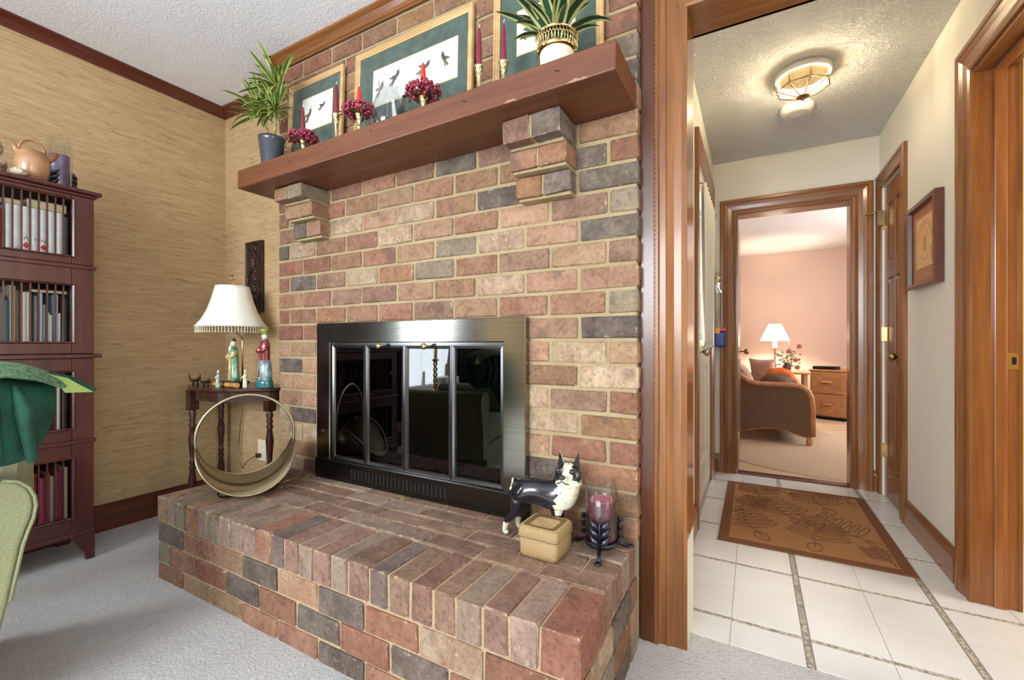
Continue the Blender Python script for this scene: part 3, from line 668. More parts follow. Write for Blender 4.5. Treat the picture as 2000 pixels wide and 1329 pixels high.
for n in range(-1, 26):
    z0 = max(.4158 + n * .0855 + J, ZH + .001); z1 = min(.4158 + (n + 1) * .0855 - J, CZ)
    if z1 - z0 < .012: continue
    js = [XW1 + J]
    x = -.541 if n % 2 else -.438
    while x > XW0 + .03: js.append(x + random.uniform(-.004, .004)); x -= .2152
    js.append(XW0 - J)
    for i in range(len(js) - 1):
        x1_, x0_ = js[i] - J, js[i + 1] + J
        if x1_ > FX0 and x0_ < FX1 and z0 < FZ1 - .005:
            if x0_ < FX0 - .01: x1_ = FX0
            elif x1_ > FX1 + .01: x0_ = FX1
            else: continue
        if x1_ - x0_ < .012: continue
        k = None
        for hx, hz, hk in WH:
            if x0_ <= hx <= x1_ and z0 - .008 <= hz <= z1 + .008: k = hk; break
        if k is None:
            k = random.choices('rtoepldg', (46, 26, 5, 6, 6, 8, 1, 2))[0]
            if z0 > 1.85: k = random.choices('reopdt', (30, 38, 6, 18, 3, 5))[0]
            elif x1_ < -1.8 and z1 < 1.05: k = random.choices('tlrg', (50, 25, 20, 5))[0]
        d_ = random.uniform(-.0016, .0016)
        deep = .066 if i else .069
        brick(x0_, x1_ + (0 if i else .0), YB + d_, YB + .05 if i else YB + deep, z0, z1, k, wf)

# corbels
for (cx0, cx1, lab_, cols) in ((-0.764, -0.55, 'stepped brick corbel under the right end of the mantel, large and near', ('p', 'd', 'r', 'o', 'o', 'd')),
                               (-2.047, -1.845, 'stepped brick corbel under the left end of the mantel, far one', ('r', 'g', 't', 'r', 'd', 't'))):
    c = thing('brick_corbel', lab_, 'corbel', ((cx0 + cx1) / 2, YB, 1.53))
    zs = [(1.692, 1.7535 if cx0 < -1 else 1.7705, 1.316), (1.6175, 1.683, 1.373), (1.5315, 1.604, 1.417)]
    m_ = B(); mid = (cx0 + cx1) / 2
    for i, (za, zb, yf) in enumerate(zs):
        brick(cx0, mid - .004, yf, YB + .004, za, zb, cols[2 * i], c); brick(mid + .004, cx1, yf, YB + .004, za, zb, cols[2 * i + 1], c)
        m_.box(cx0 + .007, cx1 - .007, yf + .007 + (.045 if i == 0 else .01), YB + .004, za - .010, za + .002)
        m_.box(mid - .005, mid + .005, yf + .006, YB + .004, za + .002, zb - .002)
    m_.build('mortar', M['mortar'], c)

# hearth
HH = [(-2.147, 0.232, 'd'), (-1.814, 0.27, 't'), (-2.168, 0.141, 'g'), (-1.982, 0.132, 'r'), (-1.534, 0.175, 'd'), (-2.104, 0.071, 'r'), (-1.693, 0.172, 't'), (-1.208, 0.146, 'd'), (-0.983, 0.227, 'e'), (-0.845, 0.211, 'r'), (-1.025, 0.109, 'e'), (-1.136, 0.025, 'd'), (-0.79, 0.117, 'd'), (-0.704, 0.215, 'l'), (-0.608, 0.208, 'l'), (-0.506, 0.201, 'e'), (-1.362, 0.211, 't'), (-1.7, .2, 'g'), (-2.1, .2, 'd')]
hr = thing('brick_hearth', 'raised brick hearth with a rowlock front edge, standing on the pale carpet', 'hearth', (-1.29, 1.2, 0))
YF = .92
b = B(); b.box(XW0 + .006, XW1 - .010, YF + .007, YB + .006, -0.01, ZH - .006); b.build('mortar', M['hmortar'], hr)
rl = [-2.245, -2.168, -2.092, -2.015, -1.932, -1.853, -1.777, -1.699, -1.62, -1.541, -1.458, -1.381, -1.305, -1.23, -1.148, -1.074, -.985, -.91, -.828, -.749, -.675, -.593, -.517, -.435, -.338]
rk = 'tggetgttterkktptpkeredth'[:24]
rkinds = ['t', 's', 'g', 'r', 's', 'g', 's', 's', 's', 'r', 'k', 'h', 's', 'h', 's', 'h', 'k', 'h', 'p', 'h', 's', 'h', 's', 'e']
for i in range(24):
    brick(rl[i] + .0042, rl[i + 1] - .0042 if i < 23 else rl[i + 1] + .002, YF + random.uniform(-.002, .002), 1.120, .2405, ZH + random.uniform(-.0015, .0015), rkinds[i], hr)
yr = [1.125, 1.212, 1.298, 1.384, 1.474]
for r in range(4):
    x = XW1 - .003; off = (.205, .10, .17, .13)[r]; first = True
    while x > XW0 + .02:
        L = off if first else .2075 + random.uniform(-.004, .004); first = False
        x0_ = max(x - L, XW0)
        if x - x0_ < .03: break
        brick(x0_ + .0045, x - .003, yr[r] + .0045, yr[r + 1] - .0045, .2405, ZH + random.uniform(-.002, .001), random.choices('hkspr', (56, 3, 26, 10, 5))[0], hr)
        x = x0_
for c_, (za, zb, off) in enumerate(((.1555, .233, 0), (.069, .1475, .1), (-.008, .0605, 0.0))):
    x = XW0 - .001; first = True
    while x < XW1 - .03:
        L = (off if (first and off) else .207); first = False
        x1_ = min(x + L, XW1 + .001)
        if XW1 - x1_ < .04: x1_ = XW1 + .001
        k = None
        for hx, hz, hk in HH:
            if x <= hx <= x1_ and za - .01 <= hz <= zb + .01: k = hk; break
        k = k or random.choices('rteplgd', (36, 28, 12, 8, 8, 6, 2))[0]
        brick(x + .0045, x1_ - (.0045 if x1_ < XW1 else 0), YF + random.uniform(-.002, .0015), YF + .075, za, zb, k, hr)
        x = x1_
    y = YF + .078 + (.03 if c_ == 1 else 0)
    while y < YB - .02:
        y1_ = min(y + (.19 if c_ != 1 else .17), YB - .002)
        brick(XW1 - .07, XW1 + random.uniform(-.001, .001), y + .005, y1_ - .004, za, zb, random.choice('rtdlge'), hr)
        y = y1_

# ---------------------------------------------------------------- fireplace surround with bifold glass doors
fp = thing('fireplace_surround', 'gunmetal fireplace surround with four smoked glass door panels set in the brick', 'fireplace', (-1.31, 1.46, ZH))
FP = [(0, 0), (0, .012), (.004, .016), (.100, .016), (.103, .012), (.103, 0)]
W0, W1, H0, H1 = -1.797, -.829, .44, 1.006
for sd in 'ltr':
    o = sweep_side((0, 1.464, 0), (1, 0, 0), (0, -1, 0), sd, W0, W1, H0, H1, [(a * (.92 if sd == 't' else .92), p + .012 if p else 0) for a, p in FP])
    o.build('metal_border', M['gun'], fp)
B().box(W0 - .098, W1 + .10, 1.430, 1.464, ZH + .001, H0 + .002).build('lower_grille', M['gundark'], fp, bevel=.002)
b = B()
for i in range(25):
    x = -1.64 + i * .0225; b.box(x, x + .008, 1.4285, 1.4305, .370, .418)
o = b.build('vent_slot', M['shadowgap'], fp); o['kind'] = 'stuff'
b = B(); ys_, ye = 1.466, 1.68
b.box(W0 - .02, W1 + .02, ye, ye + .01, H0 - .09, H1 + .03).box(W0 - .03, W0 - .02, ys_, ye, H0 - .09, H1 + .03).box(W1 + .02, W1 + .03, ys_, ye, H0 - .09, H1 + .03)
b.box(W0 - .02, W1 + .02, ys_, ye, H1 + .02, H1 + .03).box(W0 - .02, W1 + .02, ys_, ye, H0 - .09, H0 - .08)
b.build('firebox', M['void'], fp)
B().box(W0, W1, 1.449, 1.456, H1 - .009, H1 + .002).build('door_track', M['panelmetal'], fp)
pj = [-1.795, -1.568, -1.332, -1.078, -.831]
for i in range(4):
    a, e = pj[i] + .0015, pj[i + 1] - .0015; za, zb = H0 + .004, H1 - .010
    f_ = B()
    prof = [(0, 0), (-.004, .009), (-.015, .011), (-.018, .011), (-.018, 0)]
    f_ = sweep_u((0, 1.458, 0), (1, 0, 0), (0, -1, 0), a + .018, e - .018, za + .018, zb - .018, [(-p[0], p[1]) for p in prof], True)
    fr = f_.build('door_panel_frame', M['panelmetal'], fp)
    B().box(a + .014, e - .014, 1.4555, 1.4575, za + .014, zb - .014).build('glass_pane', M['smoke'], fr)
    if i in (1, 2):
        kx = -1.452 if i == 1 else -1.195
        B().lathe([(.004, 0), (.004, .022), (.009, .025), (.0135, .031), (.0135, .036), (.009, .042), (1e-5, .043)], (kx, 1.448, H1 - .016), 14, 'y').build('knob', M['brass'], fr)

# ---------------------------------------------------------------- mantel shelf
def zt(x): return 1.865 + .0124 * (x + .34)
mt = thing('mantel_shelf', 'thick red-brown wooden mantel beam resting on two brick corbels', 'mantel', (-1.27, 1.35, 1.76))
b = B(); vs = []
for (x, y) in ((-2.2, 1.2275), (-.34, 1.2275), (-.34, YB + .003), (-2.2, YB + .003)):
    vs.append((x, y, zt(x) - .088))
for (x, y) in ((-2.2, 1.2275), (-.34, 1.2275), (-.34, YB + .003), (-2.2, YB + .003)):
    vs.append((x, y, zt(x)))
b.add(vs, [(3, 2, 1, 0), (4, 5, 6, 7), (0, 1, 5, 4), (1, 2, 6, 5), (2, 3, 7, 6), (3, 0, 4, 7)])
b.build('beam', M['mantelwood'], mt, bevel=.005)
b = B()
for x, z in ((-2.02, .042), (-1.80, .052), (-1.55, .05), (-1.30, .062), (-.52, .05), (-.86, .052)):
    z_ = zt(x) - .088 + z
    b.tube([(x - .008, 1.2265, z_ + .003), (x, 1.2262, z_ - .001), (x + .008, 1.2265, z_ - .003)], .0009, 5)
b.build('check_mark', M['shadowgap'], mt)
rr = random.Random(3); chip = pm('raw_chip', '#85604c', '#a58470', ns=60, rough=.9)
for cx, w_ in ((-.455, .035), (-.68, .022)):
    b = B(); n_ = 9
    up = [(cx - w_ + 2 * w_ * i / n_, zt(cx) - .0875 + (.004 + rr.uniform(0, .009)) * math.sin(PI * (i + .5) / (n_ + 1))) for i in range(n_ + 1)]
    b.prism(up + [(cx + w_, zt(cx) - .0885), (cx - w_, zt(cx) - .0885)], 1.2262, 1.2290, 'xz')
    lab(b.build('chipped_spot', chip, mt), 'pale chip on the lower edge')
# ================================================================ THINGS ON THE MANTEL
def Rz(a): return Matrix.Rotation(a, 3, 'Z')
def bird_shape(b, cx, cz, s, ang, y, flip=1):
    c, sn = math.cos(ang), math.sin(ang)
    def T(pts): return [(cx + flip * (p * c - q * sn) * s, cz + (p * sn + q * c) * s) for p, q in pts]
    body = [(.50 * math.cos(a) * (1 if math.cos(a) > 0 else 1.0), .20 * math.sin(a)) for a in [i * PI / 8 for i in range(16)]]
    for poly in (T(body), T([(.40 + .17 * math.cos(i * PI / 5), .12 + .15 * math.sin(i * PI / 5)) for i in range(10)]),
                 T([(.55, .15), (.95, .22), (.56, .08)]), T([(-.40, .10), (-1.05, .16), (-1.1, .02), (-.42, -.12)]), T([(-.42, -.02), (-.98, -.16), (-.90, -.27), (-.35, -.13)]),
                 T([(.1, .05), (-.25, .45), (-.62, .62), (-.45, .2), (-.3, 0)])):
        b.prism(poly, y - .0006, y, 'xz')
def pic(name, label, x0, x1, z0, z1, ybase, lean, fw, pr_x0, pr_x1, birds, group=None):
    r = thing(name, label, 'picture', (0, 0, 0), group)
    W = (x1 - x0) / 2; H = z1 - z0
    prof = [(0, 0), (0, .012), (-.003, .017), (-fw * .35, .018), (-fw * .45, .013), (-fw * .7, .014), (-fw * .8, .010), (-fw, .008), (-fw, 0)]
    sweep_u((0, 0, 0), (1, 0, 0), (0, -1, 0), -W, W, 0, H, prof, True).build('frame', M['goldframe'], r)
    b = B(); b.box(-W + fw * .5, W - fw * .5, -.004, -.001, fw * .5, H - fw * .5); b.build('green_mat', M['mat_green'], r)
    xm = (x0 + x1) / 2; a0, a1, c0, c1 = pr_x0 - xm, pr_x1 - xm, 2.078 - z0, 2.246 - z0; cm = (a0 + a1) / 2; hm = (c0 + c1) / 2
    B().box(a0 - .004, a1 + .004, -.0047, -.0042, c0 - .004, c1 + .004).build('mat_bevel', M['cream'], r)
    pp = B().box(a0, a1, -.0054, -.0049, c0, c1).build('print', M['paper'], r)
    b = B(); l = B()
    for (bx, bz, s, ang, fl) in birds:
        bx += cm; bz += hm; s *= 1.45
        bird_shape(b, bx, bz, s, ang, -.0056, fl)
        pts = [(bx + s * (1.3 * math.cos(t_) * .55 + .1), -.0056, bz - s * .5 + s * 1.1 * math.sin(t_)) for t_ in [PI + i * PI / 7 for i in range(8)]]
        l.tube(pts, .0008, 4)
    b.build('bird_drawing', M['bird'], pp); l.build('pencil_sketch', M['pencil'], pp)
    B().box(-W + fw * .6, W - fw * .6, -.0090, -.0082, fw * .6, H - fw * .6).build('glass', M['pglass'], r)
    xc = (x0 + x1) / 2
    r.location = (xc, ybase, z0); r.rotation_euler = (-lean, math.atan(-.0124), 0)
    return r
pic('framed_print', 'small gold framed bird print with a green mat, behind the leafy slate pot', -2.118, -1.712, zt(-1.9) + .001, 2.338, 1.440, .05, .024, -2.016, -1.7945,
    [(-.055, .0, .032, 1.0, 1), (.045, .018, .024, .5, 1)])
pic('framed_print', 'wide gold framed print of four small birds, middle one on the mantel', -1.627, -.968, zt(-1.3) + .001, 2.352, 1.440, .05, .026, -1.515, -1.048,
    [(-.185, -.005, .030, .9, 1), (-.095, .020, .034, .8, 1), (.070, .010, .034, .45, 1), (.165, .018, .030, 1.1, -1)])
pic('framed_print', 'gold framed print partly hidden by the striped plant in the brass basket pot', -.872, -.440, zt(-.65) + .001, 2.352, 1.440, .05, .026, -.770, -.545,
    [(-.05, .0, .034, .6, 1)])

def taper(r, c, z0, z1, rb, mat, curve=0):
    h = z1 - z0; pr = [(rb * .97, 0), (rb, h * .03), (rb * .97, h * .35), (rb * .78, h * .72), (rb * .5, h * .92), (rb * .22, h * .985), (.0006, h)]
    o = B().lathe(pr, (c[0], c[1], z0), 16).build('candle', mat, r)
    B().tube([(c[0], c[1], z1 - .004), (c[0] + .001, c[1], z1 + .006), (c[0] + .003, c[1], z1 + .010)], .0016, 5).build('wick', M['wick'], o)
def stick(r, c, z0, h, mat=None):
    pr = [(.026, 0), (.027, .003), (.020, .008), (.010, .014), (.008, .022), (.013, .030), (.008, .038), (.007, .05), (.012, .058), (.007, .066), (.009, h * .72), (.013, h * .78), (.010, h * .82), (.0135, h * .86), (.0145, h * .95), (.019, h * .97), (.019, h), (.011, h), (.011, h - .004), (1e-4, h - .004)]
    B().lathe(pr, (c[0], c[1], z0), 20).build('brass_stem', mat or M['pbrass'], r)
def ring_of_berries(r, c, zc, R, hh, seed, n=170):
    rr = random.Random(seed); b = B()
    for i in range(n):
        a = rr.uniform(0, 2 * PI); q = rr.uniform(.35, 1) ** .7; z = hh * math.sqrt(max(0, 1 - q * q)) * rr.uniform(-.75, 1.1) * (1 if i % 3 else -.6)
        b.sphere((c[0] + R * q * math.cos(a), c[1] + R * q * math.sin(a) * .9, zc + z + hh * .10), rr.uniform(.0055, .0078), 7)
    o = b.build('berries', M['berry'], r); o['kind'] = 'stuff'
    b = B()
    for i in range(26):
        a = rr.uniform(0, 2 * PI); q = rr.uniform(.5, 1.05) * R; p = Vector((c[0] + q * math.cos(a), c[1] + q * math.sin(a) * .9, zc - hh * rr.uniform(.30, .60)))
        d_ = Vector((math.cos(a), math.sin(a), rr.uniform(-.5, .3))).normalized() * .014; s_ = Vector((-math.sin(a), math.cos(a), .2)) * .004
        b.add([p - s_, p + d_ * .5 - s_, p + d_, p + d_ * .5 + s_, p + s_], [(0, 1, 2, 3, 4)])
    b.tube([(c[0] + R * .35 * math.cos(i * PI / 8), c[1] + R * .35 * math.sin(i * PI / 8), zc) for i in range(16)], R * .10, 8, True)
    o = b.build('sprigs', M['leafdark'], r); o['kind'] = 'stuff'
GC = 'candles along the mantel'
def candle_set(label, x, y, tip, cup, cmat, berries=None, seed=1, rb=.0105):
    z0 = zt(x) + .0005; r = thing('candlestick', label, 'candle', (x, y, z0), GC)
    stick(r, (x, y), z0, cup - z0)
    taper(r, (x, y), cup - .003, tip, rb, cmat)
    if berries: ring_of_berries(r, (x, y), cup + berries[1], berries[0], berries[2], seed)
    return r
candle_set('wine red taper in a low berry ring, nearest the slate plant pot', -1.806, 1.30, 2.085, 1.935, M['redcandle'], (.072, .002, .034), 1)
candle_set('wine red taper on a slim brass stick between the two left berry rings', -1.626, 1.335, 2.155, 2.020, M['redcandle'])
candle_set('short orange-red taper in a berry ring, just left of the clear glass jar', -1.455, 1.31, 2.085, 1.965, M['orangecandle'], (.072, .012, .036), 2, .012)
candle_set('orange-red taper in a berry ring, just right of the clear glass jar', -1.10, 1.30, 2.070, 1.935, M['orangecandle'], (.070, .018, .038), 3, .012)
candle_set('wine red taper on brass stick between the wide and the right print', -.870, 1.335, 2.145, 2.003, M['redcandle'])
candle_set('wine red taper on brass stick nearest the brass basket pot', -.762, 1.325, 2.118, 1.980, M['redcandle'])
# clear glass hurricane jar
x, y = -1.315, 1.34; z0 = zt(x) + .0005
jr = tag(B().lathe([(.030, 0), (.050, .002), (.066, .030), (.072, .075), (.064, .125), (.047, .165), (.040, .195), (.044, .228), (.046, .232), (.042, .228), (.038, .195), (.045, .165), (.061, .125), (.069, .075), (.063, .031), (.048, .005), (1e-4, .004)], (x, y, z0), 28).build('glass_jar', M['glass']), 'clear glass hurricane jar standing empty before the wide bird print', 'jar')

# leafy plants
def leafmesh(name, L, Wd, curve, mats, seg=8, fold=.35):
    b = B(); rows = []; p = Vector((0, 0, 0)); th = 0
    for i in range(seg + 1):
        t_ = i / seg; wd = Wd * (math.sin(PI * min(1, (t_ * .86 + .10))) ** .75) * (1 if t_ < 1 else .02)
        d_ = Vector((math.sin(th), 0, math.cos(th))); nn = Vector((math.cos(th), 0, -math.sin(th)))
        rows.append([p + Vector((0, w_ * wd, 0)) - nn * (abs(w_) * wd * fold) * -1 for w_ in (-1, -.55, 0, .55, 1)])
        p = p + d_ * (L / seg); th += curve / seg
    vs = [q for r in rows for q in r]
    for i in range(seg):
        for j in range(4):
            b.m = 1 if j in (0, 3) else 0
            b.add([], [])
            b.f.append((i * 5 + j, i * 5 + j + 1, (i + 1) * 5 + j + 1, (i + 1) * 5 + j)); b.mi.append(b.m); b.sm.append(True)
    b.v = [tuple(v_) for v_ in vs]
    me = bpy.data.meshes.new(name); me.from_pydata(b.v, [], b.f)
    for m in mats: me.materials.append(m)
    me.polygons.foreach_set('material_index', b.mi); me.polygons.foreach_set('use_smooth', b.sm)
    return me
def rosette(parent, c, n, meshes, smin, smax, tmin, tmax, seed, az=None):
    rr = random.Random(seed)
    for i in range(n):
        o = bpy.data.objects.new('leaf', rr.choice(meshes)); COL.objects.link(o)
        f = (i + .5) / n; tilt = tmin + (tmax - tmin) * f; a = i * 2.399 + rr.uniform(-.3, .3)
        s_ = rr.uniform(smin, smax)
        if az:
            # shorten leaves that would reach into the wall or frames behind
            if math.sin(a) > .1: s_ *= az
        o.location = c; o.rotation_euler = (0, tilt, a); o.scale = (s_,) * 3
        attach(o, parent)
yel = [leafmesh('leaf', 1, .066, c_, (M['leafgreen'], M['leafyellow'])) for c_ in (.3, .7, 1.2, 1.6)]
pl = thing('potted_plant', 'tall bushy variegated plant in a ribbed slate-blue pot on the mantel', 'plant', (-2.095, 1.335, zt(-2.095)))
z0 = zt(-2.095) + .0005
prf = [(.040, 0), (.041, .003)]
for i in range(9): prf += [(.0440 + i * .0018, .012 + i * .0165), (.0395 + i * .0018, .0185 + i * .0165)]
prf += [(.060, .162), (.061, .175), (.056, .175), (.055, .160), (1e-4, .158)]
pt = B().lathe(prf, (-2.095, 1.335, z0), 28).build('pot', M['slatepot'], pl)
B().lathe([(1e-4, .159), (.053, .161), (.054, .160)], (-2.095, 1.335, z0 + .002), 16).build('soil', M['soil'], pl)
zs0 = z0 + .158
ros = [((-2.175, 1.33, 2.150), 66, 11), ((-2.03, 1.325, 2.245), 66, 12), ((-2.035, 1.31, 2.125), 54, 13)]
for c_, n_, sd in ros:
    B().tube([(-2.095 + (c_[0] + 2.095) * .2, 1.335, zs0), (-2.095 + (c_[0] + 2.095) * .5, 1.335, zs0 + (c_[2] - zs0) * .5), c_], [.007, .006, .005], 8).build('stem', M['stem'], pl)
    rosette(pl, c_, n_, yel, .09, .20, .03, 1.75, sd, .5)
# striped plant in a brass basket pot
p2_ = thing('potted_plant', 'glossy striped-leaf plant in a pierced brass basket pot at the right of the mantel', 'plant', (-.562, 1.325, zt(-.562)))
z0 = zt(-.562) + .0005; C2 = (-.562, 1.325)
B().lathe([(.050, 0), (.052, .003), (.056, .085), (.055, .100), (.053, .100), (1e-4, .095)], (C2[0], C2[1], z0), 28).build('pot', M['plastic'], p2_)
bb = B().lathe([(.054, .078), (.062, .080), (.066, .086), (.066, .092), (.063, .092), (.0535, .0925)], (C2[0], C2[1], z0), 32).lathe([(.067, .128), (.070, .131), (.0705, .136), (.068, .138), (.065, .136), (.065, .130)], (C2[0], C2[1], z0), 32)
bb.build('brass_rim', M['pbrass'], p2_)
g_ = B()
for i in range(40):
    a = 2 * PI * i / 40; a2 = 2 * PI * (i + 1) / 40
    P_ = lambda q, r_, z_: (C2[0] + r_ * math.cos(q), C2[1] + r_ * math.sin(q), z0 + z_)
    g_.tube([P_(a, .065, .091), P_(a, .0665, .112), P_((a + a2) / 2, .0672, .122), P_((a + a2) / 2, .068, .130)], .0016, 5)
    g_.tube([P_(a2, .0665, .112), P_((a + a2) / 2, .0672, .122)], .0016, 5)
g_.build('pierced_gallery', M['pbrass'], p2_)
dk = [leafmesh('leaf', 1, .085, c_, (M['leafdeep'], M['leafcream']), fold=.3) for c_ in (.9, 1.4, 1.9)]
B().lathe([(1e-4, .10), (.052, .099)], (C2[0], C2[1], z0), 16).build('soil', M['soil'], p2_)
rosette(p2_, (C2[0], C2[1] - .005, z0 + .10), 46, dk, .15, .235, .03, .92, 21, .5)
# loose greenery on the shelf
for i, (x, y, lb) in enumerate(((-1.93, 1.285, 'small evergreen sprig lying at the foot of the slate pot'), (-1.20, 1.28, 'tiny evergreen sprig beside the glass jar, on the shelf edge'), (-.835, 1.285, 'tiny evergreen sprig between the two right brass sticks'))):
    rr = random.Random(i + 40); b = B(); s0 = 1.4 if i == 0 else .75
    b.tube([(x - .03 * s0, y, zt(x) + .004), (x, y + .004, zt(x) + .010), (x + .03 * s0, y, zt(x) + .005)], .0015, 5)
    for q in range(44):
        f = rr.uniform(-1, 1); p = Vector((x + f * .032 * s0, y + rr.uniform(-.004, .004), zt(x) + .008)); d_ = Vector((rr.uniform(-1, 1), rr.uniform(-.6, .6), rr.uniform(-.1, 1.2))).normalized() * .020 * s0
        s_ = d_.cross(Vector((0, 1, .2))).normalized() * .0028 * s0
        b.add([p - s_, p + d_ * .6 - s_, p + d_, p + d_ * .6 + s_, p + s_], [(0, 1, 2, 3, 4)])
    tag(b.build('evergreen_sprig', M['leafdark']), lb, 'greenery')

# ================================================================ CORNER TABLE AND ITS THINGS
TZ = .760
tb = thing('side_table', 'dark half-round side table on three turned legs, in the papered corner', 'table', (-2.655, 1.45, 0))
def ellp(sc, c=(-2.655, 1.615), n=28):
    pts = []
    for i in range(n + 1):
        a = PI + PI * i / n; rip = 1 + .012 * math.cos(a * 14)
        pts.append((c[0] + .385 * sc * rip * math.cos(a), c[1] + .355 * sc * rip * math.sin(a)))
    return pts
B().prism(ellp(1.0), TZ - .020, TZ, 'xy').build('table_top', M['darkwood'], tb, bevel=.007)
ep = ellp(.90); ip = ellp(.85)
b = B(); n_ = len(ep); vs = [(x, y, z) for z in (TZ - .075, TZ - .020) for x, y in ep + ip]; fs = []
for i in range(n_ - 1):
    for (p, q) in ((i, i + 1),):
        fs += [(p, q, 2 * n_ + q, 2 * n_ + p), (n_ + q, n_ + p, 3 * n_ + p, 3 * n_ + q), (q, p, n_ + p, n_ + q)]
b.add(vs, fs, False); b.box(-2.99, -2.32, 1.600, 1.612, TZ - .075, TZ - .020); b.build('apron', M['darkwood'], tb)
legp = [(.012, 0), (.016, .01), (.018, .03), (.012, .05), (.017, .075), (.012, .09), (.014, .13), (.021, .22), (.013, .28), (.019, .295), (.012, .31), (.018, .325), (.012, .34), (.015, .38), (.021, .46), (.013, .52), (.019, .535), (.012, .55), (.018, .565), (.013, .58), (.020, .60), (.014, .612), (.020, .625)]
for (x, y) in ((-2.80, 1.315), (-2.975, 1.56), (-2.372, 1.50)):
    B().lathe(legp, (x, y, .001), 14).box(x - .023, x + .023, y - .023, y + .023, .625, TZ - .0205).build('leg', M['darkwood'], tb)
# lamp: figurine base, brass rod, bell shade with bead fringe
LX, LY = -2.60, 1.425
lp = thing('table_lamp', 'table lamp with cream bell shade and bead fringe over a green robed figurine', 'lamp', (LX, LY, TZ))
B().box(LX - .075, LX + .085, LY - .045, LY + .05, TZ + .014, TZ + .030).build('base_plate', M['darkwood'], lp, bevel=.005)
for sx in (-.055, .065): B().box(LX + sx - .012, LX + sx + .012, LY - .04, LY + .045, TZ + .0005, TZ + .014).build('foot', M['darkwood'], lp, bevel=.003)
B().tube([(LX + .062, LY + .02, TZ + .03), (LX + .062, LY + .02, 1.015), (LX + .055, LY + .02, 1.035), (LX + .01, LY + .006, 1.075), (LX, LY, 1.095), (LX, LY, 1.34)], .0045, 8).build('brass_rod', M['brass'], lp)
prof = [(.178, 1.098), (.150, 1.135), (.124, 1.185), (.104, 1.245), (.090, 1.300), (.083, 1.325)]
b = B()
NS = 8; vs = []; fs = []
for (r_, z_) in prof:
    for i in range(NS * 3):
        a = 2 * PI * i / (NS * 3) + PI / 8; rr_ = r_ * (1.0 if i % 3 == 0 else .965)
        vs.append((LX + rr_ * math.cos(a), LY + rr_ * math.sin(a), z_))
N3 = NS * 3
for j in range(len(prof) - 1):
    for i in range(N3): fs.append((j * N3 + i, j * N3 + (i + 1) % N3, (j + 1) * N3 + (i + 1) % N3, (j + 1) * N3 + i))
b.add(vs, fs, True); sh = b.build('lamp_shade', M['shade'], lp, solid=.002)
b = B()
for (r_, z_, q) in ((.179, 1.098, .003), (.084, 1.325, .0025)):
    b.tube([(LX + r_ * (1 if i % 3 == 0 else .965) * math.cos(2 * PI * i / N3 + PI / 8), LY + r_ * (1 if i % 3 == 0 else .965) * math.sin(2 * PI * i / N3 + PI / 8), z_) for i in range(N3)], q, 6, True)
b.build('shade_trim', M['shade'], sh)
b = B()
for i in range(72):
    a = 2 * PI * i / 72; r_ = .174
    for k in range(4): b.sphere((LX + r_ * math.cos(a), LY + r_ * math.sin(a), 1.091 - k * .0085), .0036 if k < 3 else .0046, 6)
o = b.build('bead_fringe', M['bead'], sh); o['kind'] = 'stuff'
B().tube([(LX + .017 * math.cos(i * PI / 8), LY, 1.375 + .017 * math.sin(i * PI / 8)) for i in range(16)], .002, 6, True).lathe([(.004, 0), (.006, .006), (.003, .012), (.003, .02)], (LX, LY, 1.338), 10).sphere((LX, LY, 1.398), .004, 8).tube([(LX - .006, LY, 1.375), (LX, LY, 1.385), (LX + .006, LY, 1.375), (LX, LY, 1.365)], .0015, 5, True).build('finial', M['brass'], lp)

